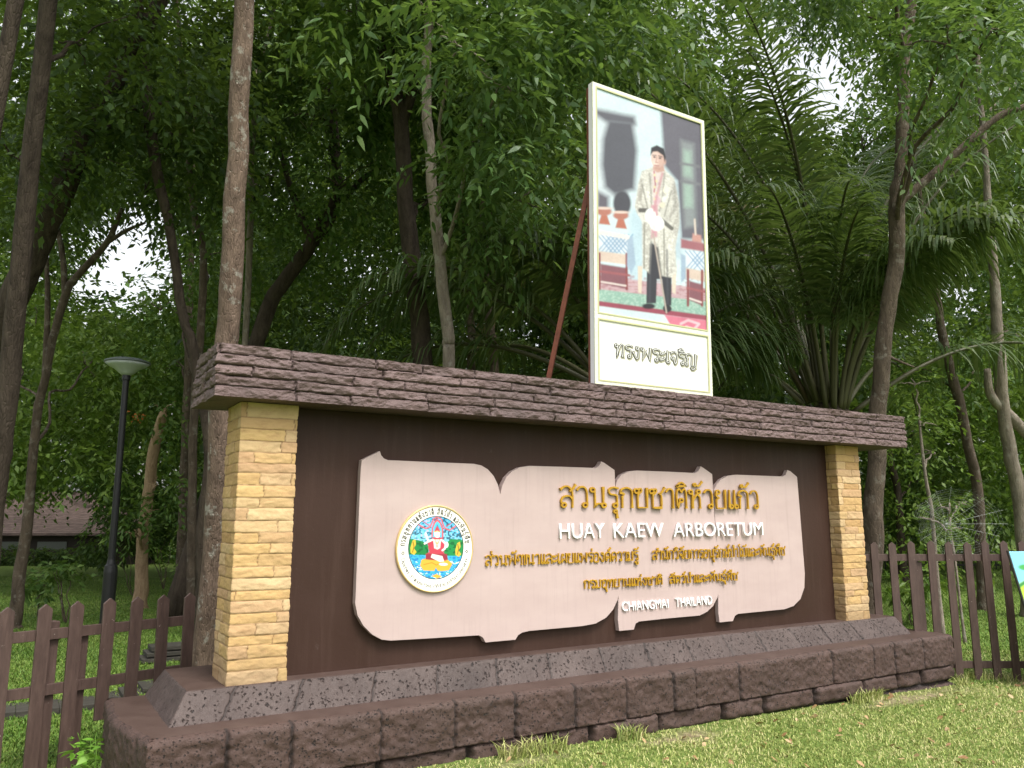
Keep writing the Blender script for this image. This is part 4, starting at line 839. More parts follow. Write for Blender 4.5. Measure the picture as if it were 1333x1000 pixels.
def tree(name, label, D, pts, bark, top=None, leaf=M_leaf_mid, blobs=(), auto=0, crown_r=2.6, ll=.14, lw=.07, dens=55, seed=0, six=False, forks=(), cat="tree", root_down=True, droop=.35, Ln=.55, group=None, limbs=4, Kn=9):
    """pts: (px, py, width px) bottom to top of the photograph's trunk at distance D; top: height the trunk reaches"""
    rg = np.random.default_rng(seed + 100); P = [at_d(x, y, D) for x, y, w in pts]; Rd = [w / 2 / FPX * D for x, y, w in pts]
    if root_down:
        g0 = gz(P[0][0], P[0][1]); dz = P[0][2] - g0
        if dz > .1:
            dv = unit(P[0] - P[1]); dv = np.clip(dv / max(-dv[2], .5), -.35, .35); P.insert(0, np.array([P[0][0] + dv[0] * dz * .6, P[0][1] + dv[1] * dz * .6, g0 - .1])); Rd.insert(0, Rd[0] * 1.12)
        else: P[0][2] = g0 - .1
    if top and top > P[-1][2]:
        d = unit(P[-1] - P[-2]); d[2] = max(d[2], .8); hgt = top - P[-1][2]
        for f_ in (.5, 1): P.append(P[-1 if f_ == .5 else -2] + d / d[2] * hgt * f_ * (1 if f_ == .5 else 1)); Rd.append(Rd[-1] * .6)
        P[-1] = P[-3] + d / d[2] * hgt
    root = thing(name, label, cat, tuple(P[0]), group); mb = MB(); S = smoothpts(P, 7); R2 = np.interp(np.linspace(0, len(P) - 1, len(S)), np.arange(len(P)), Rd)
    R2 = R2 * (1 + .06 * (np.array([vnoise(q * .9, seed, 5) for q in range(len(S))]) - .5)); R2[:4] *= (1.6, 1.3, 1.13, 1.04) if root_down else (1, 1, 1)
    S = S + np.stack([vnoise(np.arange(len(S)) * .5, seed * 1., 3) - .5, vnoise(np.arange(len(S)) * .5, seed * 1., 9) - .5, np.zeros(len(S))], 1) * R2[:, None] * .3
    mb.tube(S, R2, 14)
    for fk in forks:
        F_ = [at_d(x, y, D) for x, y, w in fk]; mb.tube(smoothpts(F_, 6), np.interp(np.linspace(0, 1, (len(F_) - 1) * 6 + 1), np.linspace(0, 1, len(fk)), [w / 2 / FPX * D for x, y, w in fk]), 9)
    BL = []
    for b in blobs:
        x, y, rp = b[:3]; dd = D + (b[3] if len(b) > 3 else 0); rad = rp / FPX * dd; BL.append((at_d(x, y, dd), np.array([rad, rad, rad * (b[4] if len(b) > 4 else .75)])))
    for k_ in range(auto):
        a = rg.uniform(0, 2 * PI); rr2 = crown_r * math.sqrt(rg.random()); BL.append((P[-1] + np.array([rr2 * math.cos(a), rr2 * math.sin(a), rg.uniform(-.45, .5) * crown_r]), np.array([1, 1, .7]) * crown_r * rg.uniform(.35, .55)))
    if BL:
        zz = S[:, 2]
        for c, rad in (BL[:2] + BL[len(blobs):len(blobs) + limbs] if len(blobs) > 4 else BL[:limbs + len(blobs)]):
            zt_ = c[2] - .6 * np.linalg.norm(c[:2] - S[np.argmin(abs(zz - c[2])), :2]); i0 = int(np.clip(np.argmin(abs(zz - zt_)), len(S) * .3, len(S) - 2)); limb(mb, S[i0], c, max(.02, R2[i0] * .4), .012, rg)
            for q in range(3): limb(mb, c - rad * .2, c + unit(rg.normal(size=3)) * rad * .8, .014, .005, rg, n=5)
    mb.build("trunk", bark, root, smooth=True)
    if BL: leaf_obj("crown", blob_sprays(BL, rg, ll, lw, dens, six=six, droop=droop, Ln=Ln, Kn=Kn), leaf, root)
    settle(root); return root

T = tree
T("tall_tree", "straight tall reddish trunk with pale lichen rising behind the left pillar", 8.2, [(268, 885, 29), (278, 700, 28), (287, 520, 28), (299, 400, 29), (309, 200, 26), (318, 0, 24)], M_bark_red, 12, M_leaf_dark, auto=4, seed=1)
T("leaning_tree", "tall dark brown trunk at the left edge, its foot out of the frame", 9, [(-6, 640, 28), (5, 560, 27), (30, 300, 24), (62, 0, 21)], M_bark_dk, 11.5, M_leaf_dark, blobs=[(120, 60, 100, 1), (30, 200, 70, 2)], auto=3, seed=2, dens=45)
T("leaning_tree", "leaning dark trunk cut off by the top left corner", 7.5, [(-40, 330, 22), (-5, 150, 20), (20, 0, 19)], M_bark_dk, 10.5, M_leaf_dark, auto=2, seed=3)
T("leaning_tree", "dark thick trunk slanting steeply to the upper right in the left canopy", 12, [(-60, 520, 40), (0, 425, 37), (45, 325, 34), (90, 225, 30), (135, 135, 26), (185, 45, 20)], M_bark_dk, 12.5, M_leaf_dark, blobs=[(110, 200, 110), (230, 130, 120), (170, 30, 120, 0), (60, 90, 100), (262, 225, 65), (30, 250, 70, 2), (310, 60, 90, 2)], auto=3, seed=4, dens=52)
T("forked_tree", "slender crooked forked tree standing on the left lawn by the lamp", 13, [(20, 800, 17), (27, 740, 15), (40, 640, 12), (48, 540, 11), (62, 480, 10), (69, 440, 10), (85, 386, 10), (97, 363, 9), (138, 317, 8), (159, 271, 5)], M_bark_br, None, M_leaf_lime, blobs=[(60, 420, 60, 2), (20, 470, 60, 2), (120, 470, 40, 3)], seed=5, forks=[[(138, 317, 6), (165, 300, 5), (189, 290, 3)], [(85, 390, 8), (80, 322, 7), (60, 250, 5)], [(58, 500, 8), (62, 400, 7), (60, 320, 5)]], dens=30, limbs=2)
T("slender_tree", "thin dark trunk curving down to the left end of the stone beam", 12, [(262, 790, 15), (263, 700, 14), (272, 590, 14), (260, 504, 13), (248, 440, 12), (239, 414, 12), (221, 299, 12), (198, 184, 14), (184, 46, 14)], M_bark_dk, 12, M_leaf_dark, blobs=[(200, 250, 60, 1), (260, 180, 80, 2)], auto=2, seed=6)
T("slender_tree", "thin brown trunk just left of the tall reddish one, bare below the canopy", 14.5, [(248, 765, 12), (250, 660, 11), (252, 560, 11), (262, 414, 10), (264, 322, 9), (251, 267, 8), (239, 115, 7)], M_bark_br, 12, M_leaf_mid, blobs=[(280, 330, 60, 2), (220, 400, 55, 3)], auto=2, seed=7)
T("broken_tree", "short tan trunk with a snapped top behind the lamp", 17, [(184, 762, 17), (186, 700, 14), (194, 640, 14), (200, 592, 14), (211, 545, 12), (215, 534, 4)], M_bark_tan, None, blobs=[(216, 532, 24, -.5), (188, 665, 26, -.8), (205, 630, 20, -.6), (175, 690, 24, -.8)], seed=8, limbs=0)
T("slender_tree", "straight brown trunk in the pair left of the pillar, nearer the lamp", 19, [(236, 752, 13), (239, 640, 12), (243, 545, 11), (246, 440, 10)], M_bark_br, 11, M_leaf_mid, blobs=[(230, 470, 55, 1)], auto=2, seed=9)
T("slender_tree", "pale thin stem showing just right of the tall reddish trunk", 15, [(318, 470, 8), (326, 300, 8), (328, 180, 8), (348, 60, 7)], M_bark_pale, 12, M_leaf_dark, blobs=[(370, 130, 70), (360, 230, 60, 1)], auto=2, seed=10)
T("crooked_tree", "dark crooked tree with rising limbs behind the middle of the beam", 15, [(335, 440, 20), (369, 368, 19), (406, 317, 17), (433, 276, 15), (438, 221, 13), (433, 129, 10)], M_bark_dk, 10.5, M_leaf_mid, blobs=[(420, 150, 75, -1), (450, 240, 70, -1), (390, 260, 60), (400, 60, 80, -1), (470, 340, 55, 1), (360, 330, 55, 1)], auto=3, seed=11, dens=50, forks=[[(406, 317, 10), (380, 250, 8), (360, 180, 5)], [(433, 276, 9), (470, 235, 7), (500, 215, 5)]])
T("tall_tree", "thick dark upright trunk behind the middle of the stone beam", 12.5, [(551, 480, 27), (541, 368, 25), (528, 276, 22), (521, 152, 19), (507, 83, 17), (505, 0, 16)], M_bark_dk, 12, M_leaf_mid, blobs=[(480, 130, 50, 1), (560, 260, 40, 2), (470, 20, 50, -1)], auto=4, seed=12, six=True, ll=.17, lw=.075, forks=[[(524, 160, 14), (538, 110, 13), (541, 40, 12), (545, -20, 10)], [(508, 60, 9), (540, 25, 8), (570, -20, 7)]])
T("tall_tree", "pale greyish trunk right beside the thick dark one, leafy with drooping sprays", 11, [(584, 480, 16), (583, 440, 16), (571, 322, 15), (560, 207, 14), (555, 115, 13), (558, 28, 12)], M_bark_pale, 10, M_leaf_near, auto=5, seed=13, six=True, ll=.145, lw=.052, Ln=.7, dens=52, droop=.55, Kn=13,
  blobs=[(600, 60, 70, -2), (650, 110, 70, -2), (700, 170, 60, -2), (730, 215, 40, -2), (620, 190, 60, -1), (690, 60, 80, -1), (770, 60, 80, -1), (840, 90, 60, 0), (650, 250, 60, -1), (600, 20, 45, -3), (460, 5, 35, -3, .5), (720, 20, 70, -2), (860, 20, 60, 0), (625, 300, 40, 0)])
T("slender_tree", "thin dark stem left in the pair between the pale trunk and the portrait", 15, [(614, 480, 11), (612, 400, 10), (606, 300, 9)], M_bark_br, 9, M_leaf_mid, blobs=[(620, 280, 60), (590, 240, 60, 2)], auto=4, seed=14)
T("slender_tree", "thin dark stem right in the pair between the pale trunk and the portrait", 14, [(643, 490, 13), (638, 420, 12), (632, 330, 10)], M_bark_br, 9, M_leaf_mid, blobs=[(680, 260, 55), (660, 340, 50)], auto=4, seed=15)
T("leaning_tree", "reddish brown tree behind the right end of the beam, forked with one limb slanting right", 11, [(1134, 800, 27), (1136, 698, 25), (1140, 610, 23), (1144, 530, 21), (1152, 422, 20), (1166, 340, 20), (1167, 264, 20), (1173, 220, 16), (1176, 140, 16), (1177, 80, 14), (1187, 0, 13)], M_bark_br, 9.5, M_leaf_near, blobs=[(1230, 60, 60, -2), (1290, 40, 60, -2), (1180, 50, 45, -2), (1300, 110, 50, -2), (1240, 120, 40, -1), (1330, 30, 70, -1), (1330, 180, 40, -1)], auto=2, seed=16, six=True, ll=.125, lw=.044, Ln=.65, dens=48, droop=.5, Kn=15,
  forks=[[(1168, 266, 12), (1204, 236, 11), (1240, 204, 10), (1300, 152, 9), (1340, 136, 8), (1420, 90, 6)], [(1148, 460, 6), (1170, 470, 3), (1190, 478, 2)]])
T("slender_tree", "slim leaning grey trunk standing in the woods behind the right fence", 16, [(1278, 730, 14), (1272, 638, 13), (1262, 590, 12), (1248, 522, 12), (1228, 442, 11), (1218, 380, 9)], M_bark_br, 11, M_leaf_mid, blobs=[(1200, 480, 40, 1), (1270, 470, 50, 2)], auto=2, seed=17)
T("slender_tree", "pale trunk near the right edge above the fence", 15, [(1334, 725, 18), (1325, 640, 17), (1312, 570, 16), (1302, 486, 15), (1296, 400, 13)], M_bark_pale, 11, M_leaf_dark, blobs=[(1310, 430, 60, 1)], auto=2, seed=18, forks=[[(1345, 575, 13), (1318, 545, 14), (1290, 515, 11), (1285, 480, 8)]])
T("slender_tree", "dark distant stem between the right pillar and the leaning grey trunk", 22, [(1172, 695, 10), (1168, 638, 9), (1158, 590, 8), (1150, 500, 7)], M_bark_dk, 12, M_leaf_mid, blobs=[(1190, 560, 45), (1210, 620, 35, 1)], auto=2, seed=19)
T("sapling", "thin upright sapling with tiers of light leaves beyond the right fence", 12.5, [(1217, 715, 5), (1212, 660, 5), (1203, 610, 4), (1196, 540, 3)], M_bark_pale, None, M_leaf_lime, blobs=[(1200, 550, 30, 0, .4), (1215, 590, 28, .3, .3), (1190, 500, 25, 0, .4)], seed=20, dens=60, ll=.11, lw=.045, limbs=1)
T("sapling", "small sapling with flat lime green tiers beside the spider web", 12, [(1243, 730, 3), (1237, 690, 3), (1236, 655, 2)], M_bark_pale, None, M_leaf_lime, blobs=[(1225, 660, 18, 0, .3), (1250, 655, 14, .3, .3), (1235, 688, 20, -.2, .25), (1205, 675, 12, 0, .3)], seed=21, dens=140, ll=.08, lw=.03, Ln=.3, limbs=1)
# far-off wood: one mass of foliage
rg = np.random.default_rng(55)
holes = [(178, 325, 56, 68), (1050, 85, 62, 78), (985, 110, 32, 36), (965, 40, 22, 22), (1130, 160, 26, 40), (470, 345, 16, 10), (200, 415, 9, 9), (545, 345, 12, 18), (1050, 60, 60, 60), (660, 30, 14, 22), (120, 370, 12, 16), (30, 95, 16, 26), (430, 210, 6, 8), (1310, 90, 20, 12)]
def wood(n, D0, D1, zmin, zmax, seed, cond=None, m=16, R0=1.5, R1=3.2):
    """clump centres on the shells of n crowns, with one leaf size per crown"""
    rg = np.random.default_rng(seed); D = rg.uniform(D0, D1, n); px = rg.uniform(-200, 1540, n); l = (px - 666.5) / FPX * D
    X = CAMP[0] + FW[0] / math.cos(PITCH) * D + RT[0] * l; Y = CAMP[1] + FW[1] / math.cos(PITCH) * D + RT[1] * l
    Z = ground_z(X, Y) + zmin + (zmax - zmin) * rg.random(n) ** .9; R = rg.uniform(R0, R1, n) * (D0 + D1) / 50; lf = rg.uniform(.7, 1.35, n)
    C = np.repeat(np.stack([X, Y, Z], 1), m, 0); u = unit(rg.normal(size=C.shape)); u[:, 2] = np.abs(u[:, 2]) * rg.choice([1, 1, 1, -1], len(u))
    P = C + u * np.repeat(R, m)[:, None] * rg.random((len(C), 1)) ** .35 * np.array([1, 1, .75]); lf = np.repeat(lf, m)
    qx, qy, qd = to_px(P); keep = (qy > -280) & (P[:, 2] > ground_z(P[:, 0], P[:, 1]) + .1)
    for hx, hy, a, b in holes: keep &= (((qx - hx) / (a + 18)) ** 2 + ((qy - hy) / (b + 18)) ** 2) > 1
    if cond is not None: keep &= cond(qx, qy, qd, rg)
    return P[keep], lf[keep], rg
def build_wood(name, W_, per, m, ll, lw, label, spread=.5, Kn=8, Ln=.7):
    P, lf, rg = W_; C = np.repeat(P, per, 0) + rg.normal(0, spread, (len(P) * per, 3)) * np.array([1, 1, .6]); Dr = unit(rg.normal(size=C.shape) + np.array([0, 0, -.15]))
    o = leaf_obj(name, sprays(C, Dr, Ln, Kn, ll, lw, rg, sf=np.repeat(lf, per)[:, None, None]), m); return tag(o, label, "woods", kind="stuff")
open_left = lambda x, y: (x > 265) | (y < 612 + 30 * np.sin(x * .05))      # the lawn and the house stay clear
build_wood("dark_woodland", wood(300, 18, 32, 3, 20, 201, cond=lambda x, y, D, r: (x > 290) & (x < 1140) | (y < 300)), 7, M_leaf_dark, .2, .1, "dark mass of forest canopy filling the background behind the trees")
build_wood("green_woodland", wood(330, 25, 42, 1, 22, 202, cond=lambda x, y, D, r: open_left(x, y)), 7, M_leaf_mid, .27, .135, "mid green mass of forest further back behind the trees", spread=.8, Ln=.9)
P_ = np.random.default_rng(204); n = 5200; D = P_.uniform(50, 70, n); l = (P_.uniform(-200, 1540, n) - 666.5) / FPX * D
P3 = np.stack([CAMP[0] + FW[0] / math.cos(PITCH) * D + RT[0] * l, CAMP[1] + FW[1] / math.cos(PITCH) * D + RT[1] * l, -2 + 42 * P_.random(n)], 1); qx, qy, _ = to_px(P3); keep = (qy > 330) | (P_.random(n) < .5)
for hx, hy, a, b in holes: keep &= (((qx - hx) / (a + 14)) ** 2 + ((qy - hy) / (b + 14)) ** 2) > 1
build_wood("far_woodland", (P3[keep], np.ones(keep.sum()), P_), 5, M_leaf_far, .6, .34, "farthest dense wall of green forest closing off the view", spread=1.2, Ln=1.5)
build_wood("bright_undergrowth", wood(330, 19, 34, .3, 9, 203, m=14, R0=1., R1=2., cond=lambda x, y, D, r: ((x < 300) & (y > 330) & open_left(x, y)) | ((x > 1120) & (y > 430))), 8, M_leaf_lime, .17, .085, "bright yellow green undergrowth at the wood edge on both sides")

# ------------------------------------------------------------------ palms
def palm(label, D, px, py, spec, seed, Lf=6.0, stub=1.6):
    rg = np.random.default_rng(seed); c = at_d(px, py, D); g0 = float(gz(c[0], c[1])); root = thing("oil_palm", label, "palm", (c[0], c[1], g0 - .05))
    mb = MB(); zz = np.linspace(g0 - .1, c[2] + .2, 26); mb.tube(np.stack([np.full(26, c[0]), np.full(26, c[1]), zz], 1), .26 + .05 * np.sin(np.arange(26) * 2.4), 14); mb.build("trunk", M_bark_dk, root, smooth=False)
    for az, el, Lr, dry in spec:
        if c[1] + Lf * Lr * math.cos(math.radians(el)) * .95 * math.sin(math.radians(az)) + (-.6 if el > 60 else -.9) < 1.0 or (math.sin(math.radians(az)) < -.3 and el < 55 and c[1] < 9): Lr *= .62
        if math.cos(math.radians(az)) * FW[0] + math.sin(math.radians(az)) * FW[1] < -.25: el = max(el, 72); Lr *= .85
        n = 26; t = np.linspace(0, 1, n); a = math.radians(az); e0 = math.radians(el)
        el_t = e0 - (1.25 + .35 * math.cos(e0) + rg.uniform(-.15, .35)) * t ** 1.7 * (1.1 if not dry else 1.5); ds = Lf * Lr / (n - 1)
        hx = np.cumsum(np.cos(el_t)) * ds; hz = np.cumsum(np.sin(el_t)) * ds; tw = a + .25 * (rg.random() - .5) * t
        R_ = np.stack([c[0] + .2 * math.cos(a) + hx * np.cos(tw), c[1] + .2 * math.sin(a) + hx * np.sin(tw), c[2] - .1 + hz], 1)
        st = MB(); st.tube(R_, np.linspace(.05, .008, n), 6); fo = st.build("frond", M_leaf_dry if dry else M_stalk, root, smooth=True)
        nl = 64; tl = np.repeat(np.linspace(.31, 1, nl), 2); sg = np.tile([1., -1.], nl); k = tl * (n - 1); i0 = np.clip(k.astype(int), 0, n - 2); f = (k - i0)[:, None]
        B = R_[i0] * (1 - f) + R_[i0 + 1] * f; Tn = unit(R_[i0 + 1] - R_[i0]); sd = unit(np.cross(Tn, np.array([0, 0, 1.])) + 1e-4); up = unit(np.cross(sd, Tn))
        ln = 1.2 * (.25 + .85 * np.sin(np.clip(tl * 1.05, 0, 1) * PI) ** .7) * rg.uniform(.8, 1.1, len(tl)) * .95
        d0 = unit(sd * sg[:, None] * .9 + Tn * .55 + up * rg.uniform(-.15, .55, len(tl))[:, None] + rg.normal(0, .1, (len(tl), 3))); w = .05 * rg.uniform(.8, 1.2, len(tl))[:, None]
        dr = np.array([0, 0, -1.]); wd = unit(np.cross(d0, up)); pts = []; pos = B
        dirs = d0.copy(); L4 = (ln / 4)[:, None]; rows = [B - wd * w * .25, B + wd * w * .25]
        for q in range(4):
            pos = pos + dirs * L4; dirs = unit(dirs + dr * (rg.uniform(.2, .75, (len(tl), 1)) + .22 * q) * (1.5 if dry else 1)); ww = w * (.5, .45, .3, .03)[q]; rows += [pos - wd * ww, pos + wd * ww]
        V = np.stack(rows, 1).reshape(-1, 3); b = np.arange(len(tl))[:, None] * 10
        F = np.concatenate([b + np.array([[2 * q, 2 * q + 1, 2 * q + 3, 2 * q + 2]]) for q in range(4)])
        link("leaflets", npmesh("leaflets", V, F), M_leaf_dry if dry else M_leaf_palm, fo)
    for ch in root.children: ch.location = -root.location
    return root
M_stalk = mat("palm_stalk", (.06, .058, .026), .5)
r = np.random.default_rng(5); spec = []
for k in range(34):
    el = (84, 77, 70, 60, 46, 34)[k % 6] + r.uniform(-5, 5); spec.append((k * 137.5 + r.uniform(-12, 12), el, r.uniform(.85, 1.12), k in (14, 24)))
palm("large oil palm with arching feathery fronds behind the right end of the beam", 13.8, 1082, 540, spec, 31, Lf=9.0)
spec = [(k * 137.5 + 40 + r.uniform(-12, 12), (78, 62, 50, 36)[k % 4] + r.uniform(-5, 5), r.uniform(.8, 1.1), False) for k in range(20)]
palm("smaller oil palm mostly hidden behind the portrait board", 12.6, 812, 505, spec, 32, Lf=5.2)

# ------------------------------------------------------------------ street lamp
lb = at_d(141, 780, 12.9); lx, ly = lb[0], lb[1]; lg = float(gz(lx, ly)); lt = at_d(160, 477, 12.75)[2]
lamp = thing("park_lamp", "slim black park lamp post with a shallow bowl head on the left lawn", "lamp", (lx, ly, lg))
mb = MB(); mb.lathe([(.105, -.05), (.105, .9), (.095, 1.0), (.07, 1.03), (.058, 1.1), (.05, lt - lg - .1), (.065, lt - lg - .09), (.065, lt - lg)], 20); mb.build("post", M_post, lamp, smooth=False)
mb = MB(); z = lt - lg; mb.lathe([(.07, z - .01), (.12, z + .03), (.2, z + .1), (.3, z + .15), (.345, z + .19)], 32); mb.build("bowl", M_lampglass, lamp, smooth=True)
mb = MB(); mb.lathe([(.345, z + .192), (.365, z + .2), (.36, z + .225), (.25, z + .265), (.1, z + .285), (.01, z + .29)], 32); mb.build("cap", M_lampcap, lamp, smooth=True)
# ------------------------------------------------------------------ house beyond the lawn
hD = 46; hl = at_d(-150, 736, hD); hr = at_d(128, 736, hD); hg = float(ground_z(hr[0], hr[1]))
u = unit(hr - hl); u[2] = 0; u = unit(u); v = np.array([-u[1], u[0], 0]); O = np.array([hl[0], hl[1], hg])
eave = at_d(128, 694, hD)[2]; ridge = at_d(80, 640, hD + 4)[2]; Wd = np.linalg.norm((hr - hl)[:2]); Dp = 8.0
house = thing("park_house", "low house with a weathered red tiled hip roof beyond the left lawn", "house", tuple(O + u * Wd / 2))
loc = lambda a, b, z: O + u * a + v * b + np.array([0, 0, z - hg])
mb = MB(); ov = .8
E_ = [loc(-ov, -ov, eave), loc(Wd + ov, -ov, eave), loc(Wd + ov, Dp + ov, eave), loc(-ov, Dp + ov, eave)]; Rg = [loc(3.4, Dp / 2, ridge), loc(Wd - 3.0, Dp / 2, ridge)]
lo = [q - np.array([0, 0, .14]) for q in E_]
mb.add(E_ + Rg + lo, [np.array([0, 1, 5, 4]), np.array([1, 2, 5]), np.array([2, 3, 4, 5]), np.array([3, 0, 4]), np.array([6, 7, 1, 0]), np.array([7, 8, 2, 1]), np.array([8, 9, 3, 2]), np.array([9, 6, 0, 3]), np.array([9, 8, 7, 6])]); mb.build("roof", M_tile, house)
mb = MB(); bb = lambda a0, b0, z0, a1, b1, z1: mb.add([loc(a, b, z) for z in (z0, z1) for a, b in ((a0, b0), (a1, b0), (a1, b1), (a0, b1))], [np.array([(0, 3, 2, 1), (4, 5, 6, 7), (0, 1, 5, 4), (1, 2, 6, 5), (2, 3, 7, 6), (3, 0, 4, 7)])])
bb(0, 0, hg - .2, Wd, Dp, eave - .15); mb.build("wall", M_hwall, house)
for a0 in (Wd - 6.2, Wd - 3.6):
    mb = MB(); bb = lambda a0, b0, z0, a1, b1, z1: mb.add([loc(a, b, z) for z in (z0, z1) for a, b in ((a0, b0), (a1, b0), (a1, b1), (a0, b1))], [np.array([(0, 3, 2, 1), (4, 5, 6, 7), (0, 1, 5, 4), (1, 2, 6, 5), (2, 3, 7, 6), (3, 0, 4, 7)])])
    bb(a0, -.06, eave - .95, a0 + 1.7, -.005, eave - .5); mb.build("window", mat("dim_window", (.12, .13, .12), .3), house)
settle(house)
# hedge below the house
rg = np.random.default_rng(91); hb = []
for k in range(26):
    q = loc(Wd * (k + .5) / 26 + 1.5, -2.2 + rg.uniform(-.3, .3), 0); q[2] = float(ground_z(q[0], q[1])) + .45; hb.append((q, np.array([.75, .6, .55])))
tag(leaf_obj("hedge", blob_sprays(hb, rg, .14, .08, 60, Ln=.3), M_leaf_dark), "clipped dark hedge in front of the low house", "hedge")
# shrubs on the lawn edge
def shrub(name, label, px, py, D, hpx, m, seed, ll=.14, lw=.07, dens=80, w=.5):
    rg = np.random.default_rng(seed); b = at_d(px, py, D); g0 = float(gz(b[0], b[1])); h = hpx / FPX * D; root = thing(name, label, "shrub", (b[0], b[1], g0)); mb = MB(); BL = []
    for q in range(4):
        e = np.array([b[0], b[1], g0]) + np.array([rg.normal(0, w * h * .3), rg.normal(0, w * h * .3), h * rg.uniform(.6, .95)]); limb(mb, np.array([b[0], b[1], g0 - .03]), e, .014, .005, rg); BL.append((e, np.array([w, w, .5]) * h * .42))
    mb.build("stem", M_bark_br, root, smooth=True); leaf_obj("foliage", blob_sprays(BL, rg, ll, lw, dens, Kn=7, Ln=.25), m, root); settle(root)
shrub("shrub", "little sapling bush on the lawn right of the forked tree", 55, 745, 15, 60, M_leaf_mid, 301)
shrub("shrub", "small leafy bush on the lawn left of the lamp post", 90, 760, 14, 70, M_leaf_mid, 302, dens=60)
shrub("shrub", "broad dark bush at the foot of the snapped tan trunk", 175, 745, 21, 110, M_leaf_dark, 303, w=.8)
shrub("shrub", "bushy green shrub behind the pillar-side trunks at lawn edge", 215, 735, 24, 150, M_leaf_mid, 304, w=.7)
shrub("shrub", "leafy shrub beside the trunk at the right pillar", 1180, 712, 14, 70, M_leaf_lime, 305, w=.6, ll=.2)
shrub("shrub", "dark shrub low at the wood edge by the right frame edge", 1310, 700, 24, 110, M_leaf_mid, 306, w=.8)
# orange flower spray in the wood at left
rg = np.random.default_rng(8); c = at_d(180, 538, 16)
tag(leaf_obj("flower_spray", blob_sprays([(c, np.array([.07, .07, .1]))], rg, .055, .035, 500, Kn=3, Ln=.07), M_orange), "small orange flower cluster hanging among leaves right of the lamp", "flower")
# weed at the corner of the plinth
w0 = at_y(122, 1035, .5); w0[2] = float(gz(w0[0], w0[1])); weed = thing("weed", "bright green leafy weed at the left corner of the plinth", "plant", tuple(w0)); rg = np.random.default_rng(71); mb = MB(); Q = []
for k in range(6):
    a = rg.uniform(0, 2 * PI); e = w0 + np.array([.13 * math.cos(a), .13 * math.sin(a), rg.uniform(.34, .62)]); limb(mb, w0, e, .004, .002, rg, n=5); Dr = unit(np.array([[math.cos(a), math.sin(a), .5]])); Q.append(sprays(w0[None] + (e - w0) * .6, unit((e - w0)[None] + Dr * .1), .26, 9, .085, .045, rg, .25, True))
mb.build("stem", M_leaf_weed, weed, smooth=True); leaf_obj("foliage", np.concatenate(Q), M_leaf_weed, weed); settle(weed)
# fallen leaves
rg = np.random.default_rng(72); n = 330; x = rg.uniform(-.4, 9.5, n); y = rg.uniform(-3.5, -.45, n); z = gz(x, y) + .03; C = np.stack([x, y, z], 1)
Dr = unit(rg.normal(size=(n, 3)) * np.array([1, 1, .15])); Q = sprays(C, Dr, .02, 1, .075, .035, rg, 0, True)
tag(leaf_obj("fallen_leaves", Q, M_brownleaf), "dry fallen leaves scattered over the front grass", "leaves", kind="stuff")
# timber stack and low kerb behind left fence
st = thing("plank_stack", "low stack of weathered planks on the grass behind the left fence", "planks", (.72, 5.0, float(gz(.72, 5.0))))
for k in range(3):
    mb = MB(); mb.box((-.6 + .05 * k, -.2 + .03 * k, .02 + .06 * k), (.6 + .03 * k, .2, .066 + .06 * k)); mb.build("plank", M_plank, st, bevel=.006)
mb = MB(); kx = np.linspace(-4, 1.2, 30)
for a, b in zip(kx[:-1], kx[1:]):
    zz = float(gz((a + b) / 2, 3.6)); mb.box((a, 3.3, zz - .2), (b - .004, 3.75, zz + .03))
tag(mb.build("path", M_plank), kind="structure")
# far railing and spider web by the right wood
fr = thing("iron_railing", "dark iron railing far behind the right fence at the wood edge", "railing", tuple(at_d(1200, 700, 27)))
a = at_d(1150, 705, 27); b = at_d(1400, 705, 27); mb = MB(); g1 = float(ground_z(*a[:2])); g2 = float(ground_z(*b[:2])); A3 = np.array([a[0], a[1], g1]); B3_ = np.array([b[0], b[1], g2])
mb2 = MB()
for hh in (.15, 1.15): mb2.tube([A3 + [0, 0, hh], B3_ + [0, 0, hh]], .03, 6)
for t in np.linspace(0, 1, 48): q = A3 + (B3_ - A3) * t; mb.tube([q, q + [0, 0, 1.2]], .018, 5)
mb.build("balusters", M_dark, fr); mb2.build("top_rail", M_dark, fr); settle(fr)
wc = at_d(1232, 682, 9.9); web = MB(); rgw = np.random.default_rng(4)
rads = [(.52 + .16 * math.cos(2 * k * PI / 18) + rgw.uniform(-.05, .05), k * 2 * PI / 18 + rgw.uniform(-.06, .06)) for k in range(18)]
pt = lambda r, a: wc + RT * r * math.cos(a) * 1.05 + np.array([0, 0, 1.]) * r * math.sin(a) * .8
for r_, a in rads: web.tube([wc, pt(r_, a)], .0007, 3)
for q in range(1, 15):
    P = [pt(r_ * (q / 15) ** .9, a) for r_, a in rads]; web.tube(np.array(P + [P[0]]), .0005, 3)
tag(web.build("spider_web", M_web), "round pale spider web above the right picket fence", "spider web")

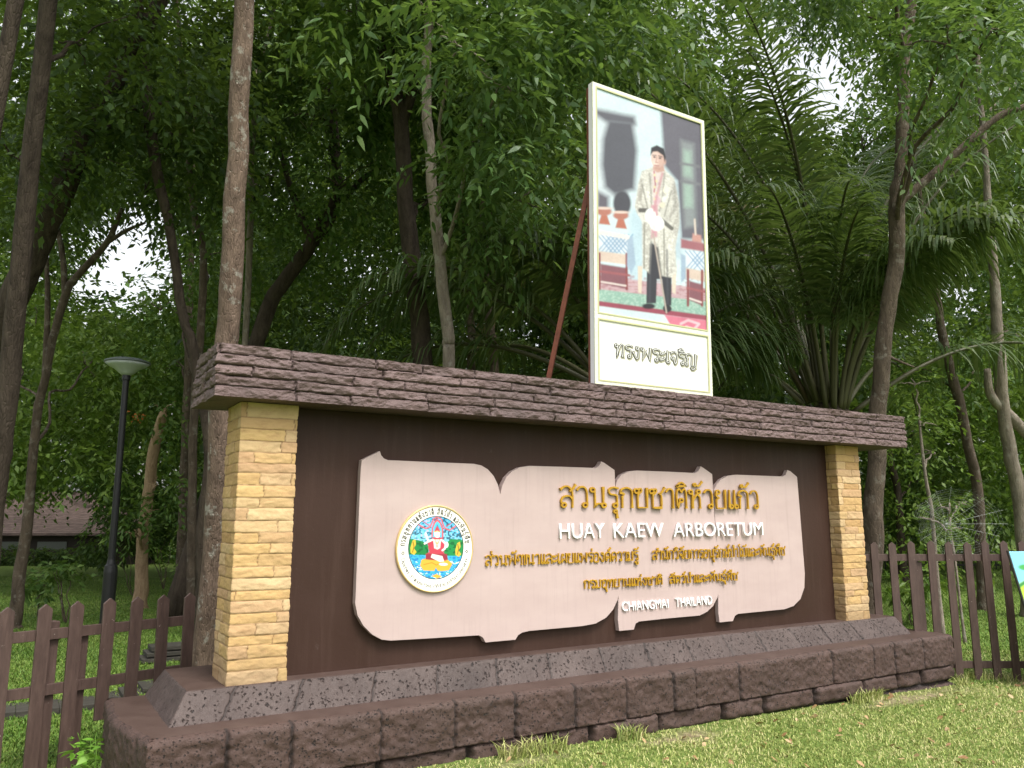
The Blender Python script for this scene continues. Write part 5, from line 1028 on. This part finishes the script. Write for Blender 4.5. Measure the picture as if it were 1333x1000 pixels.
# ------------------------------------------------------------------ banner at the right edge
bD = 9.1; b0 = at_d(1313, 718, bD); bz = float(gz(b0[0], b0[1])); ban = thing("banner_stand", "colourful green and blue banner cut by the right frame edge, leaning on the fence", "banner", (b0[0], b0[1], bz))
bw, bh = 1.1, b0[2] - bz - .02; nx, ny = 120, 200
U, Vv = np.meshgrid(np.linspace(0, 1, nx), np.linspace(0, 1, ny), indexing="xy"); X, Y = U * 100, (1 - Vv) * 100 * bh / bw
p = Paint(X, Y, "a9d23a"); p.poly([(-5, -5), (105, -5), (105, 18), (60, 8), (25, 14), (6, 30), (-5, 34)], "7cc3d8", 3); p.line([(-3, 36), (8, 30), (26, 15), (60, 9), (105, 19)], 3, "2f7f3c", 1.5)
p.ell(12, 16, 7, 3, "3f9a48", 1.5); p.ell(16, 52, 9, 4, "4ea744", 2); p.ell(45, 36, 12, 5, "56ad48", 2)
for k in range(8): p.ell(16 + 9 * math.cos(k * PI / 4), 72 + 11 * math.sin(k * PI / 4), 6, 7, "c8322e", 1.5)
p.ell(16, 72, 11, 12, "d23a34", 1.5); p.line([(14, 66), (17, 63), (17, 80)], 3, "f6f2ec", 1); p.poly([(-5, 98), (105, 90), (105, 140), (-5, 140)], "eef2ee", 3); p.poly([(-5, 118), (105, 124), (105, 150), (-5, 150)], "6aa84a", 3)
V = np.stack([b0[0] + U * bw * RT[0] + 0 * FW[0], b0[1] + U * bw * RT[1], bz + .02 + Vv * bh], -1) + (1 - Vv)[..., None] * -.25 * np.array([FW[0], FW[1], 0]) + (1 - Vv)[..., None] * .17 * RT
i, j = np.meshgrid(np.arange(ny - 1), np.arange(nx - 1), indexing="ij"); F = np.stack([i * nx + j, i * nx + j + 1, (i + 1) * nx + j + 1, (i + 1) * nx + j], -1).reshape(-1, 4)
o = link("printed_sheet", npmesh("printed_sheet", V.reshape(-1, 3), F, True, {"paint": p.c.reshape(-1, 3)}), M_print, ban); sol = o.modifiers.new("thickness", "SOLIDIFY"); sol.thickness = .006
mb = MB()
for uu_ in (-.012, 1.0): A = np.array([b0[0], b0[1], bz + bh + .03]) + RT * bw * uu_; mb.tube([A, A - np.array([FW[0], FW[1], 0]) * .25 + RT * .17 - np.array([0, 0, bh + .03])], .014, 8)
mb.build("stand_frame", M_dark, ban); settle(ban)
